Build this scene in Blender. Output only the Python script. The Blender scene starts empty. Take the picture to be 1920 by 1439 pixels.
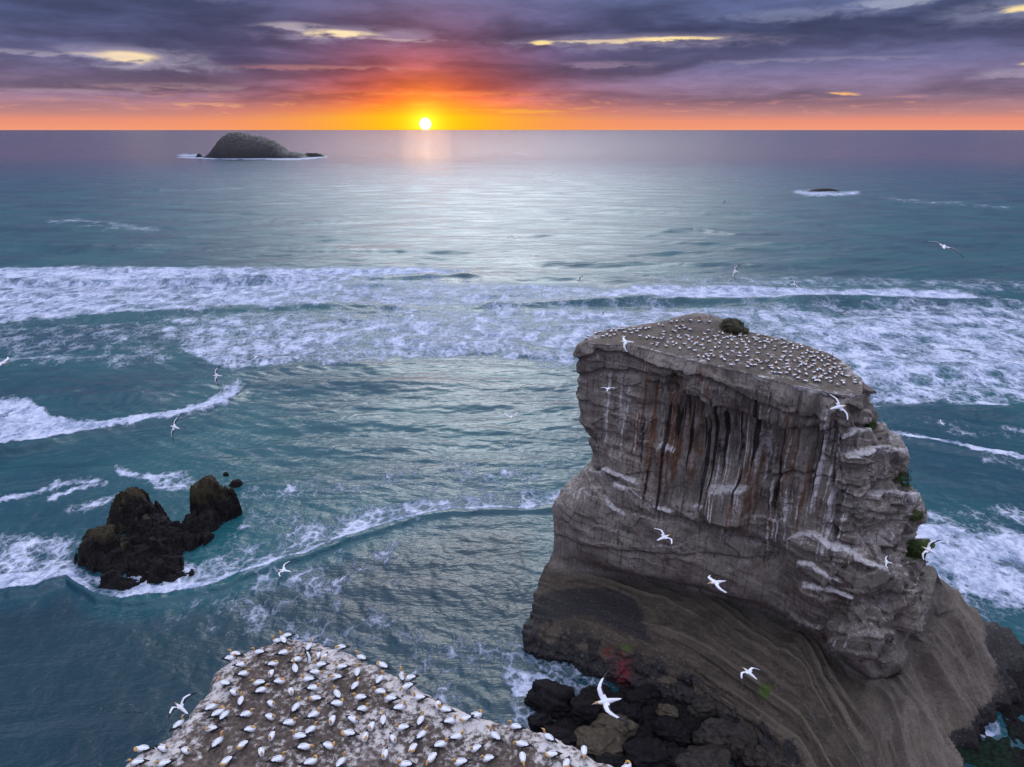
import bpy, math, random
import numpy as np

# ------------------------------------------------------------------ camera, sky, sun, exposure
S = bpy.context.scene
COL = S.collection
R = math.radians
CAM_H = 84.0
PITCH = 20.4
FPX = 1280.0            # 24 mm lens on a 1920 px wide frame

cam_d = bpy.data.cameras.new("camera")
cam_d.sensor_width = 36.0
cam_d.lens = 24.0
cam_d.clip_start = 0.5
cam_d.clip_end = 250000.0
cam = bpy.data.objects.new("camera", cam_d)
cam.location = (0, 0, CAM_H)
cam.rotation_euler = (R(90 - PITCH), 0, 0)
COL.objects.link(cam)
S.camera = cam

S.view_settings.view_transform = 'Standard'
S.view_settings.look = 'None'
S.view_settings.exposure = 0.0
S.view_settings.gamma = 1.0
S.cycles.max_bounces = 6
S.cycles.diffuse_bounces = 2
S.cycles.glossy_bounces = 3
S.cycles.sample_clamp_indirect = 4.0

SUN_AZ = math.atan((798 - 960) / 1365.5)      # measured from +Y towards +X
SUN_EL = R(0.42)

sun_d = bpy.data.lights.new("sun", 'SUN')
sun_d.energy = 0.006
sun_d.angle = R(4.0)       # low sun, spread by the thin cloud at the horizon
sun_d.color = (1.0, 0.55, 0.25)
sun = bpy.data.objects.new("sun", sun_d)
sun.rotation_euler = (R(90) - SUN_EL, 0, math.pi - SUN_AZ)
COL.objects.link(sun)


def lin(r, g, b, k=1.0):
    f = lambda c: (c / 255 / 12.92) if c / 255 <= 0.04045 else ((c / 255 + 0.055) / 1.055) ** 2.4
    return (f(r) * k, f(g) * k, f(b) * k, 1.0)


class NT:
    """small helper for writing node trees as expressions"""
    def __init__(self, tree):
        self.t = tree
        tree.nodes.clear()

    def n(self, kind, **props):
        nd = self.t.nodes.new(kind)
        for k, v in props.items():
            setattr(nd, k, v)
        return nd

    def put(self, sock, v):
        if v is None:
            return
        if hasattr(v, 'is_output'):
            self.t.links.new(v, sock)
        else:
            if isinstance(v, tuple) and len(v) == 4 and sock.type == 'VECTOR':
                v = v[:3]
            sock.default_value = v

    def m(self, op, a, b=None, c=None, clamp=False):
        nd = self.n('ShaderNodeMath', operation=op, use_clamp=clamp)
        for i, v in enumerate((a, b, c)):
            self.put(nd.inputs[i], v)
        return nd.outputs[0]

    def vm(self, op, a, b=None, scale=None):
        nd = self.n('ShaderNodeVectorMath', operation=op)
        self.put(nd.inputs[0], a)
        if b is not None:
            self.put(nd.inputs[1], b)
        if scale is not None:
            self.put(nd.inputs['Scale'], scale)
        return nd.outputs[0]

    def xyz(self, x, y, z):
        nd = self.n('ShaderNodeCombineXYZ')
        for i, v in enumerate((x, y, z)):
            self.put(nd.inputs[i], v)
        return nd.outputs[0]

    def sep(self, v):
        nd = self.n('ShaderNodeSeparateXYZ')
        self.put(nd.inputs[0], v)
        return nd.outputs

    def noise(self, vec, scale=1.0, detail=4.0, rough=0.5, dist=0.0, lac=2.0):
        nd = self.n('ShaderNodeTexNoise')
        self.put(nd.inputs['Vector'], vec)
        for k, v in (('Scale', scale), ('Detail', detail), ('Roughness', rough), ('Distortion', dist), ('Lacunarity', lac)):
            self.put(nd.inputs[k], v)
        return nd.outputs

    def voro(self, vec, scale=1.0, feature='DISTANCE_TO_EDGE', rnd=1.0):
        nd = self.n('ShaderNodeTexVoronoi', feature=feature)
        self.put(nd.inputs['Vector'], vec)
        self.put(nd.inputs['Scale'], scale)
        self.put(nd.inputs['Randomness'], rnd)
        return nd.outputs

    def ss(self, x, lo, hi, a=0.0, b=1.0):
        nd = self.n('ShaderNodeMapRange', interpolation_type='SMOOTHSTEP')
        for i, v in enumerate((x, lo, hi, a, b)):
            self.put(nd.inputs[i], v)
        return nd.outputs[0]

    def lr(self, x, lo, hi, a=0.0, b=1.0):
        nd = self.n('ShaderNodeMapRange')
        for i, v in enumerate((x, lo, hi, a, b)):
            self.put(nd.inputs[i], v)
        return nd.outputs[0]

    def mix(self, f, a, b, blend='MIX'):
        nd = self.n('ShaderNodeMix', data_type='RGBA', blend_type=blend)
        nd.clamp_factor = True
        self.put(nd.inputs[0], f)
        self.put(nd.inputs[6], a)
        self.put(nd.inputs[7], b)
        return nd.outputs[2]

    def ramp(self, f, stops):
        nd = self.n('ShaderNodeValToRGB')
        cr = nd.color_ramp
        while len(cr.elements) < len(stops):
            cr.elements.new(0.5)
        for el, (p, c) in zip(cr.elements, stops):
            el.position = p
            el.color = c
        self.put(nd.inputs[0], f)
        return nd.outputs[0]

    def attr(self, name):
        nd = self.n('ShaderNodeAttribute', attribute_name=name)
        return nd.outputs['Fac']

    def link(self, a, b):
        self.t.links.new(a, b)


SKY_HIGH = 1.0       # open sky ahead, above the deck in view
SKY_BACK = 2.4       # unseen sky behind the viewer, brightness added to light the rock faces
SKY_TOP = 5.0        # unseen sky overhead, brightness added to light the rocks from above
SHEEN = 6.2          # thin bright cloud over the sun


def build_world():
    w = bpy.data.worlds.new("World")
    S.world = w
    w.use_nodes = True
    g = NT(w.node_tree)
    D = g.n('ShaderNodeTexCoord').outputs['Generated']
    x, y, z = g.sep(D)
    az = g.m('ARCTAN2', x, y)
    e = g.m('MAXIMUM', z, 0.0)
    da = g.m('SUBTRACT', az, SUN_AZ)
    # ---- cloud structure: long flat decks seen edge-on, so far wider than high
    warp = g.noise(g.xyz(g.m('MULTIPLY', az, 5.0), g.m('MULTIPLY', e, 24.0), 1.7), 1.0, 3.0, 0.5)[1]
    wv = g.vm('SUBTRACT', warp, (0.5, 0.5, 0.5))
    wx, wy, wz = g.sep(wv)
    az2 = g.m('MULTIPLY_ADD', wx, 0.10, az)
    e2 = g.m('MULTIPLY_ADD', wy, 0.024, e)
    ef = g.m('POWER', g.m('ADD', e, 0.004), 0.72)      # bands get thinner towards the horizon
    efw = g.m('MULTIPLY_ADD', wy, 0.045, ef)
    n1 = g.noise(g.xyz(g.m('MULTIPLY', az2, 3.4), g.m('MULTIPLY', efw, 17.0), 3.1), 1.0, 6.0, 0.52, 0.3)[0]
    n2 = g.noise(g.xyz(g.m('MULTIPLY', az, 24.0), g.m('MULTIPLY', ef, 74.0), 9.4), 1.0, 6.0, 0.62, 0.3)[0]
    # ---- colour of the sky with height, away from the sun and around it
    ep = g.m('POWER', e, 0.5)
    P = lambda v: max(0.0, v) ** 0.5
    far = g.ramp(ep, [(P(0.0), lin(246, 160, 124)), (P(0.011), lin(234, 146, 122)), (P(0.019), lin(190, 134, 132)),
                      (P(0.040), lin(132, 110, 134)), (P(0.08), lin(94, 93, 128)), (P(0.12), lin(77, 84, 120)),
                      (P(0.175), lin(84, 94, 132)), (P(0.26), lin(112, 126, 164)), (P(0.5), lin(132, 144, 178)), (1.0, lin(160, 165, 188))])
    near = g.ramp(ep, [(P(0.0), lin(255, 190, 0)), (P(0.016), lin(255, 192, 0)), (P(0.024), lin(255, 156, 14)),
                       (P(0.036), lin(248, 116, 40)), (P(0.055), lin(214, 92, 66)), (P(0.08), lin(156, 82, 92)),
                       (P(0.11), lin(112, 80, 106)), (P(0.175), lin(92, 94, 128)), (P(0.26), lin(150, 156, 186)), (P(0.5), lin(150, 160, 188)), (1.0, lin(160, 165, 188))])
    mid = g.ramp(ep, [(P(0.0), lin(255, 152, 58)), (P(0.014), lin(255, 154, 62)), (P(0.022), lin(244, 128, 78)),
                      (P(0.036), lin(190, 108, 104)), (P(0.055), lin(142, 96, 116)), (P(0.08), lin(108, 90, 124)),
                      (P(0.11), lin(92, 84, 120)), (P(0.175), lin(86, 92, 128)), (P(0.26), lin(125, 136, 172)), (P(0.5), lin(140, 150, 182)), (1.0, lin(160, 165, 188))])
    q = g.m('ABSOLUTE', da)
    fm = g.m('POWER', 2.718, g.m('MULTIPLY', g.m('POWER', g.m('DIVIDE', q, 0.24), 2.0), -1.0))
    fn = g.m('POWER', 2.718, g.m('MULTIPLY', g.m('POWER', g.m('DIVIDE', q, 0.125), 2.0), -1.0))
    sky = g.mix(fm, far, mid)
    sky = g.mix(fn, sky, near)
    # ---- clouds: darker undersides, paler edges; fade out in the clear strip at the horizon
    ck = g.ss(e, 0.016, 0.045)
    d1 = g.ss(n1, 0.36, 0.66, 0.72, 1.50)
    d2 = g.ss(n2, 0.25, 0.75, 0.88, 1.13)
    dd = g.m('MULTIPLY', d1, d2)
    dd = g.m('MULTIPLY_ADD', g.m('SUBTRACT', dd, 1.0), ck, 1.0)
    high = g.ss(e, 0.2, 0.4)
    dd = g.m('MULTIPLY_ADD', g.m('SUBTRACT', 1.0, dd), g.m('MULTIPLY', high, 0.5), dd)
    sky = g.vm('SCALE', sky, scale=dd)
    # thin ragged cloud scraps low over the horizon, lit warm
    sc = g.noise(g.xyz(g.m('MULTIPLY', az2, 22.0), g.m('MULTIPLY', e2, 190.0), 5.0), 1.0, 5.0, 0.6, 0.5)[0]
    scm = g.m('MULTIPLY', g.ss(sc, 0.52, 0.70), g.m('MULTIPLY', g.ss(e, 0.010, 0.018), g.ss(e, 0.05, 0.028)))
    sky = g.mix(g.m('MULTIPLY', scm, 0.55), sky, g.mix(fm, lin(214, 150, 140), lin(255, 170, 60)))
    # ---- gaps in the deck and pale cloud edges, (az, el) of the real openings
    gaps = [  # u, v, half width, half height, strength, colour
        (262, 118, 110, 15, .45, (178, 168, 190)), (680, 84, 150, 13, .4, (172, 160, 186)), (1180, 96, 230, 12, .38, (170, 158, 184)), (1320, 4, 130, 14, .4, (160, 165, 195)), (1880, 40, 110, 14, .4, (160, 165, 195)), (256, 119, 42, 8, 1.25, (250, 224, 182)), (215, 116, 60, 3, .5, (240, 215, 190)), (60, 112, 150, 3, .32, (200, 190, 205)),
        (650, 83, 60, 6, 1.0, (255, 230, 185)), (560, 70, 60, 6, .55, (205, 190, 200)), (720, 92, 110, 3, .4, (215, 190, 190)),
        (1020, 98, 22, 4, 1.0, (255, 226, 160)), (1130, 96, 90, 3, .75, (240, 215, 180)), (1240, 92, 80, 4, 1.0, (255, 228, 170)),
        (1330, 3, 50, 5, 1.0, (250, 235, 200)), (1240, 0, 50, 4, .7, (235, 225, 210)), (1890, 40, 46, 5, 1.1, (255, 230, 170)),
        (1905, 134, 22, 4, 1.1, (255, 226, 160)), (1558, 182, 22, 3, .9, (255, 190, 120)), (1470, 52, 130, 10, .35, (150, 155, 185)),
        (1640, 32, 60, 7, .5, (190, 195, 215)), (1500, 126, 170, 4, .3, (170, 160, 180)), (340, 136, 90, 8, .28, (190, 180, 200)),
        (130, 178, 110, 5, .35, (190, 165, 175)), (640, 138, 140, 4, .35, (220, 150, 140)), (330, 170, 120, 6, .3, (200, 165, 170)),
        (820, 182, 200, 4, .35, (255, 150, 80)), (950, 212, 120, 3, .45, (255, 190, 60)), (400, 202, 60, 3, .5, (250, 180, 130)),
        (1130, 132, 90, 5, .3, (190, 160, 180)), (860, 6, 260, 8, .25, (120, 115, 150)), (340, 8, 130, 14, .3, (125, 135, 170)), (1840, 60, 120, 10, .25, (130, 135, 165)), (1880, 150, 60, 8, .4, (190, 180, 200))]
    for u, v, hu, hv, k, c in gaps:
        a0 = math.atan((u - 960) / 1365.5)
        e0 = math.sin(math.atan((244 - v) / 1365.5 * math.cos(a0)))
        ga = g.m('POWER', g.m('MULTIPLY', g.m('SUBTRACT', g.m('MULTIPLY_ADD', wx, 0.05, az), a0), 1365.5 / hu * math.cos(a0) ** -2 * math.cos(a0) ** 2), 2.0)
        ge = g.m('POWER', g.m('MULTIPLY', g.m('SUBTRACT', g.m('MULTIPLY_ADD', g.m('SUBTRACT', n2, 0.5), 0.012, g.m('MULTIPLY_ADD', wy, 0.008, e)), e0), 1365.5 / hv), 2.0)
        f = g.m('POWER', 2.718, g.m('MULTIPLY', g.m('ADD', ga, ge), -0.8))
        f = g.m('MULTIPLY', g.ss(g.m('MULTIPLY', f, g.m('MULTIPLY_ADD', g.m('SUBTRACT', n2, 0.5), 3.2, 1.0)), 0.18, 0.95), min(1.0, k), clamp=True)
        sky = g.mix(f, sky, lin(*c))
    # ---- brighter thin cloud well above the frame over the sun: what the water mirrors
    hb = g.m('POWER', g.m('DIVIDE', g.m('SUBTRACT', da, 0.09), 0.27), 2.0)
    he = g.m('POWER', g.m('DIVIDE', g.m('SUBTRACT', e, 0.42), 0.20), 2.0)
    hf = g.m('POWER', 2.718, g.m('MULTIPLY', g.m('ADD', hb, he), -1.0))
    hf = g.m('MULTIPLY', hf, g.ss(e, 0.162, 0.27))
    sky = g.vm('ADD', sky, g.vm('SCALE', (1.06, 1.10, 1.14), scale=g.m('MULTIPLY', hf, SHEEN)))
    # ---- sun disc and its glow
    sd = (math.sin(SUN_AZ) * math.cos(SUN_EL), math.cos(SUN_AZ) * math.cos(SUN_EL), math.sin(SUN_EL))
    dist = g.vm('DISTANCE', D, sd)
    dist = dist.node.outputs['Value']
    disc = g.ss(dist, 0.0086, 0.0070)
    glow = g.m('POWER', 2.718, g.m('MULTIPLY', dist, -62.0))
    glow2 = g.m('POWER', 2.718, g.m('MULTIPLY', dist, -20.0))
    above = g.ss(z, -0.0005, 0.0005)
    sky = g.vm('ADD', sky, g.vm('SCALE', (1.0, 0.55, 0.04), scale=g.m('MULTIPLY', g.m('MULTIPLY', glow, 1.7), above)))
    sky = g.vm('ADD', sky, g.vm('SCALE', (0.45, 0.10, 0.0), scale=g.m('MULTIPLY', g.m('MULTIPLY', glow2, 0.6), above)))
    sky = g.vm('ADD', sky, g.vm('SCALE', (1.8, 1.7, 1.4), scale=g.m('MULTIPLY', disc, above)))
    # ---- clear dusk sky over the cloud
    st = g.n('ShaderNodeTexSky', sky_type='NISHITA')
    st.sun_disc = False
    st.sun_elevation = SUN_EL
    st.sun_rotation = SUN_AZ
    sky = g.vm('ADD', sky, g.vm('SCALE', st.outputs[0], scale=g.m('MULTIPLY', high, 0.05)))
    sky = g.vm('SCALE', sky, scale=g.m('MAXIMUM', g.ss(y, 0.25, -0.35, 1.0, SKY_BACK), g.ss(z, 0.55, 0.92, 1.0, SKY_TOP)))
    # ---- below the horizon: dark ground light
    sky = g.mix(g.ss(z, 0.0, -0.03), sky, (0.02, 0.03, 0.045, 1))
    bg = g.n('ShaderNodeBackground')
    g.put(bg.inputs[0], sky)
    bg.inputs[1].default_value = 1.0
    out = g.n('ShaderNodeOutputWorld')
    g.link(bg.outputs[0], out.inputs[0])
    w.cycles.sampling_method = 'MANUAL'
    w.cycles.sample_map_resolution = 1024


build_world()

# ------------------------------------------------------------------ numpy helpers
rng = np.random.default_rng(7)
random.seed(7)
from concurrent.futures import ThreadPoolExecutor
_pool = ThreadPoolExecutor(4)
_g3 = rng.normal(size=(3, 64 * 64 * 64)).astype(np.float32)
_g3 /= np.linalg.norm(_g3, axis=0, keepdims=True)
_gx, _gy, _gz = (np.ascontiguousarray(a) for a in _g3)


def _pn_chunk(x, y, z):
    xi, yi, zi = np.floor(x), np.floor(y), np.floor(z)
    xf, yf, zf = x - xi, y - yi, z - zi
    xi, yi, zi = xi.astype(np.int32), yi.astype(np.int32), zi.astype(np.int32)
    u, v, w = (t * t * t * (t * (t * 6 - 15) + 10) for t in (xf, yf, zf))
    res = np.zeros_like(x)
    ix = [((xi + k) & 63) << 12 for k in (0, 1)]
    iy = [((yi + k) & 63) << 6 for k in (0, 1)]
    iz = [((zi + k) & 63) for k in (0, 1)]
    for dx in (0, 1):
        wx = u if dx else 1 - u
        for dy in (0, 1):
            wxy = wx * (v if dy else 1 - v)
            ixy = ix[dx] + iy[dy]
            for dz in (0, 1):
                h = ixy + iz[dz]
                res += wxy * (w if dz else 1 - w) * (_gx[h] * (xf - dx) + _gy[h] * (yf - dy) + _gz[h] * (zf - dz))
    return res


def pnoise(x, y, z):
    """gradient noise, about -0.7..0.7"""
    x, y, z = np.broadcast_arrays(np.asarray(x, np.float32), np.asarray(y, np.float32), np.asarray(z, np.float32))
    sh = x.shape
    x, y, z = x.ravel(), y.ravel(), z.ravel()
    if x.size < 20000:
        return _pn_chunk(x, y, z).reshape(sh)
    N = 32768
    parts = list(_pool.map(lambda i: _pn_chunk(x[i:i + N], y[i:i + N], z[i:i + N]), range(0, x.size, N)))
    return np.concatenate(parts).reshape(sh)


def fbm(x, y, z, oct=4, gain=0.5, lac=2.03):
    a, s, t = 1.0, 0.0, 0.0
    for i in range(oct):
        s = s + a * pnoise(x * lac ** i + 17.3 * i, y * lac ** i + 5.1 * i, z * lac ** i + 9.7 * i)
        t += a
        a *= gain
    return s / t


def ridged(x, y, z, oct=4, gain=0.5, lac=2.07):
    a, s, t = 1.0, 0.0, 0.0
    for i in range(oct):
        s = s + a * (1 - np.minimum(1, 2.2 * np.abs(pnoise(x * lac ** i + 7.7 * i, y * lac ** i + 3.3 * i, z * lac ** i + 1.9 * i))))
        t += a
        a *= gain
    return s / t


def sst(x, lo, hi):
    t = np.clip((x - lo) / (hi - lo), 0, 1)
    return t * t * (3 - 2 * t)


CP, SP = math.cos(R(PITCH)), math.sin(R(PITCH))


def ray(u, v):
    a, b = (np.asarray(u, float) - 960) / FPX, (719.5 - np.asarray(v, float)) / FPX
    return np.stack(np.broadcast_arrays(a, CP + b * SP, -SP + b * CP), -1)


def on_z(u, v, z=0.0):
    """point at height z on the sight line surveyed at (u, v)"""
    d = ray(u, v)
    k = (z - CAM_H) / d[..., 2]
    return d * k[..., None] + np.array([0, 0, CAM_H])


def on_y(u, v, y):
    d = ray(u, v)
    k = y / d[..., 1]
    return d * k[..., None] + np.array([0, 0, CAM_H])


def at_depth(u, v, dep):
    return ray(u, v) * dep + np.array([0, 0, CAM_H])


def chart(P):
    """survey coordinates of world points (the inverse of on_z / on_y)"""
    x, y, z = P[..., 0], P[..., 1], P[..., 2] - CAM_H
    dep = y * CP - z * SP
    up = y * SP + z * CP
    return 960 + FPX * x / dep, 719.5 - FPX * up / dep


def grid_mesh(name, P, mat, wrap=False, attrs=None, flip=False, close_first=False):
    nr, nc = P.shape[:2]
    idx = np.arange(nr * nc).reshape(nr, nc)
    a = idx[:-1, :]
    b = idx[1:, :]
    if wrap:
        q = np.stack([a, np.roll(a, -1, 1), np.roll(b, -1, 1), b], -1).reshape(-1, 4)
    else:
        q = np.stack([a[:, :-1], a[:, 1:], b[:, 1:], b[:, :-1]], -1).reshape(-1, 4)
    if flip:
        q = q[:, ::-1]
    me = bpy.data.meshes.new(name)
    me.vertices.add(nr * nc)
    me.vertices.foreach_set('co', np.ascontiguousarray(P, np.float32).ravel())
    me.loops.add(q.size)
    me.loops.foreach_set('vertex_index', np.ascontiguousarray(q, np.int32).ravel())
    me.polygons.add(len(q))
    me.polygons.foreach_set('loop_start', np.arange(0, q.size, 4, dtype=np.int32))
    me.polygons.foreach_set('use_smooth', np.ones(len(q), bool))
    me.update(calc_edges=True)
    for k, v in (attrs or {}).items():
        at = me.attributes.new(k, 'FLOAT', 'POINT')
        at.data.foreach_set('value', np.ascontiguousarray(np.broadcast_to(v, (nr, nc)), np.float32).ravel())
    me.materials.append(mat)
    o = bpy.data.objects.new(name, me)
    COL.objects.link(o)
    return o


def tag(o, label=None, cat=None, group=None, kind=None):
    for k, v in (('label', label), ('category', cat), ('group', group), ('kind', kind)):
        if v:
            o[k] = v
    return o


def new_mat(name):
    m = bpy.data.materials.new(name)
    m.use_nodes = True
    g = NT(m.node_tree)
    p = g.n('ShaderNodeBsdfPrincipled')
    out = g.n('ShaderNodeOutputMaterial')
    g.link(p.outputs[0], out.inputs[0])
    g.geo = g.n('ShaderNodeNewGeometry')
    g.pos = g.geo.outputs['Position']
    g.obj = g.n('ShaderNodeTexCoord').outputs['Object']
    return m, g, p


def bump(g, p, h, strength, dist):
    b = g.n('ShaderNodeBump')
    b.inputs['Strength'].default_value = strength
    b.inputs['Distance'].default_value = dist
    g.put(b.inputs['Height'], h)
    g.link(b.outputs[0], p.inputs['Normal'])


# ------------------------------------------------------------------ materials
def sea_material():
    m, g, p = new_mat("sea_water")
    fo = g.attr('foam')
    ro = g.attr('rough')
    sh = g.attr('shallow')
    X, Y, Z = g.sep(g.pos)
    # colour of the water body
    nb = g.noise(g.pos, 0.02, 4.0, 0.55)[0]
    deep = g.mix(g.ss(nb, 0.35, 0.65), (0.006, 0.046, 0.062, 1), (0.011, 0.076, 0.082, 1))
    shal = g.mix(g.ss(nb, 0.3, 0.7), (0.007, 0.026, 0.036, 1), (0.010, 0.042, 0.050, 1))
    deep = g.mix(g.ss(Y, 350.0, 2200.0), deep, (0.009, 0.040, 0.080, 1))      # reflected blue-violet painted into the water colour far out
    col = g.mix(sh, deep, shal)
    # foam: lace of cells that fills up where the sea is churned
    wp = g.noise(g.pos, 0.35, 3.0, 0.6)[1]
    pw = g.vm('ADD', g.pos, g.vm('SCALE', g.vm('SUBTRACT', wp, (0.5, 0.5, 0.5)), scale=2.6))
    pws = g.vm('MULTIPLY', pw, (1.0, 0.75, 1.0))
    v1 = g.voro(pws, 0.42)[0]
    v2 = g.voro(pws, 1.25)[0]
    lace = g.m('MINIMUM', g.m('MULTIPLY', v1, 2.2), g.m('MULTIPLY_ADD', v2, 1.8, 0.16))
    nf = g.noise(pws, 0.9, 6.0, 0.62)[0]
    nl = g.noise(g.vm('MULTIPLY', g.pos, (0.06, 0.10, 0.1)), 1.0, 5.0, 0.6)[0]
    nm = g.noise(g.vm('MULTIPLY', pws, (0.16, 0.13, 0.2)), 1.0, 6.0, 0.66, 0.6)[0]
    thr = g.m('ADD', g.m('MULTIPLY', lace, 0.55), g.m('MULTIPLY', nf, 0.55))
    thr = g.m('MULTIPLY_ADD', g.m('SUBTRACT', nl, 0.5), -0.9, thr)
    thr = g.m('MULTIPLY_ADD', g.m('SUBTRACT', nm, 0.5), -1.5, thr)
    f = g.ss(g.m('SUBTRACT', g.m('MULTIPLY', fo, 1.05), thr), g.ss(Y, 160.0, 420.0, -0.12, -0.30), g.ss(Y, 160.0, 420.0, 0.38, 0.66))
    f = g.m('MULTIPLY', f, g.ss(fo, 0.02, 0.12))
    fcol = g.mix(g.ss(g.m('ADD', g.m('MULTIPLY', nf, 0.5), g.m('MULTIPLY', nm, 0.5)), 0.36, 0.62), (0.17, 0.22, 0.31, 1), (0.60, 0.61, 0.70, 1))
    g.put(p.inputs['Base Color'], g.mix(g.m('MULTIPLY', f, 0.93), col, fcol))
    rv = g.m('MULTIPLY_ADD', g.noise(g.vm('MULTIPLY', g.pos, (0.004, 0.012, 0.01)), 1.0, 5.0, 0.6)[0], 0.10, g.m('SUBTRACT', ro, 0.05))
    g.put(p.inputs['Roughness'], g.mix(f, rv, (0.75, 0.75, 0.75, 1)))
    p.inputs['IOR'].default_value = 1.333
    g.put(p.inputs['Specular IOR Level'], g.m('MULTIPLY_ADD', f, -0.35, 0.5))
    # ripples finer than the mesh, then the bubbly foam relief
    r1 = g.noise(g.vm('MULTIPLY', g.pos, (0.55, 0.85, 1.0)), 1.0, 5.0, 0.6, 0.25)[0]
    r2 = g.noise(g.vm('MULTIPLY', g.pos, (0.035, 0.11, 0.1)), 1.0, 5.0, 0.6, 0.5)[0]
    hgt = g.m('ADD', g.m('MULTIPLY', r1, g.ss(Y, 120.0, 700.0, 0.24, 0.05)), g.m('MULTIPLY', r2, g.ss(Y, 300.0, 2500.0, 1.7, 0.9)))
    r3 = g.noise(g.vm('MULTIPLY', g.pos, (0.0045, 0.016, 0.01)), 1.0, 6.0, 0.62, 0.4)[0]
    hgt = g.m('ADD', hgt, g.m('MULTIPLY', r3, g.ss(Y, 700.0, 3000.0, 0.0, 9.0)))
    hgt = g.m('ADD', hgt, g.m('MULTIPLY', f, g.m('MULTIPLY_ADD', nf, 0.5, 0.15)))
    bump(g, p, hgt, 0.75, 1.0)
    return m


def stack_material(name, soft=False):
    """weathered sandstone: attributes guano, rust, wet, moss, brown tell what lies on it; wet also carries painted shade"""
    m, g, p = new_mat(name)
    n0 = g.noise(g.pos, 0.25, 6.0, 0.6)[0]
    n1 = g.noise(g.pos, 1.6, 7.0, 0.65)[0]
    n2 = g.noise(g.vm('MULTIPLY', g.pos, (2.2, 2.2, 0.10)), 1.0, 5.0, 0.6)[0]
    n3 = g.noise(g.vm('MULTIPLY', g.pos, (0.22, 0.22, 2.6)), 1.0, 6.0, 0.6, 0.6)[0]
    fine = g.noise(g.pos, 7.0, 4.0, 0.7)[0]
    rock = g.mix(g.ss(n0, 0.3, 0.7), (0.148, 0.123, 0.101, 1), (0.330, 0.280, 0.228, 1))
    rock = g.mix(g.ss(n2, 0.48, 0.72), rock, (0.085, 0.070, 0.062, 1))
    rock = g.mix(g.m('MULTIPLY', g.ss(n3, 0.5, 0.75), 0.28), rock, (0.255, 0.225, 0.205, 1))
    brown = g.mix(g.ss(n3, 0.3, 0.7), (0.036, 0.027, 0.018, 1), (0.090, 0.068, 0.046, 1))
    brown = g.mix(g.ss(n1, 0.45, 0.75), brown, (0.040, 0.030, 0.021, 1))
    brown = g.mix(g.m('MULTIPLY', g.attr('band'), 0.8), brown, g.mix(n1, (0.115, 0.086, 0.056, 1), (0.215, 0.166, 0.115, 1)))
    col = g.mix(g.attr('brown'), rock, brown)
    ru = g.m('MULTIPLY', g.attr('rust'), g.ss(n2, 0.35, 0.62))
    col = g.mix(ru, col, g.mix(n1, (0.105, 0.050, 0.028, 1), (0.220, 0.115, 0.060, 1)))
    gu = g.ss(g.m('ADD', g.attr('guano'), g.m('ADD', g.m('MULTIPLY', g.m('SUBTRACT', n1, 0.5), 1.5), g.m('MULTIPLY', g.m('SUBTRACT', fine, 0.5), 0.8))), 0.34, 0.86)
    col = g.mix(gu, col, g.mix(fine, (0.42, 0.38, 0.35, 1), (0.80, 0.74, 0.69, 1)))
    mo = g.ss(g.m('ADD', g.attr('moss'), g.m('MULTIPLY', g.m('SUBTRACT', n1, 0.5), 0.9)), 0.40, 0.66)
    col = g.mix(mo, col, g.mix(fine, (0.030, 0.052, 0.010, 1), (0.075, 0.110, 0.022, 1)))
    we = g.ss(g.m('ADD', g.attr('wet'), g.m('MULTIPLY', g.m('SUBTRACT', n1, 0.5), 0.7)), 0.38, 0.62)
    col = g.mix(g.m('MULTIPLY', we, 0.95), col, g.mix(g.ss(fine, 0.4, 0.7), (0.009, 0.008, 0.009, 1), (0.040, 0.032, 0.028, 1)))
    re = g.attr('red')
    col = g.mix(g.m('MULTIPLY', re, g.ss(n1, 0.35, 0.7)), col, (0.22, 0.010, 0.014, 1))
    # pitted, fretted surface: small hollows coloured darker, raised spots paler
    pit = g.noise(g.vm('MULTIPLY', g.pos, (2.6, 2.6, 1.5)), 1.0, 6.0, 0.7, 0.5)[0]
    cell = g.voro(g.vm('MULTIPLY', g.vm('ADD', g.pos, g.vm('SCALE', g.noise(g.pos, 0.5, 3.0)[1], scale=1.6)), (0.34, 0.34, 0.46)), 1.0)[0]
    crack = g.m('MULTIPLY', g.m('MULTIPLY', g.ss(cell, 0.028, 0.0), g.ss(n0, 0.46, 0.62)), g.m('MULTIPLY_ADD', g.attr('brown'), -0.85, 1.0))
    col = g.mix(g.m('MULTIPLY', crack, 0.38), col, (0.022, 0.018, 0.017, 1))
    col = g.mix(g.ss(pit, 0.46, 0.30, 0.0, 0.42), col, (0.040, 0.034, 0.032, 1))
    col = g.mix(g.ss(pit, 0.56, 0.74, 0.0, 0.40), col, (0.34, 0.31, 0.29, 1))
    g.put(p.inputs['Base Color'], col)
    g.put(p.inputs['Roughness'], g.mix(we, (0.88, 0.88, 0.88, 1), (0.6, 0.6, 0.6, 1)))
    p.inputs['Specular IOR Level'].default_value = 0.25
    h = g.m('ADD', g.m('MULTIPLY', n1, 0.5), g.m('ADD', g.m('MULTIPLY', n3, 0.14), g.m('MULTIPLY', fine, 0.16)))
    h = g.m('ADD', h, g.m('ADD', g.m('MULTIPLY', n2, 0.40), g.m('MULTIPLY', pit, 0.55)))
    h = g.m('MULTIPLY_ADD', crack, -0.5, h)
    bump(g, p, h, 0.8, 0.55)
    return m


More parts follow.
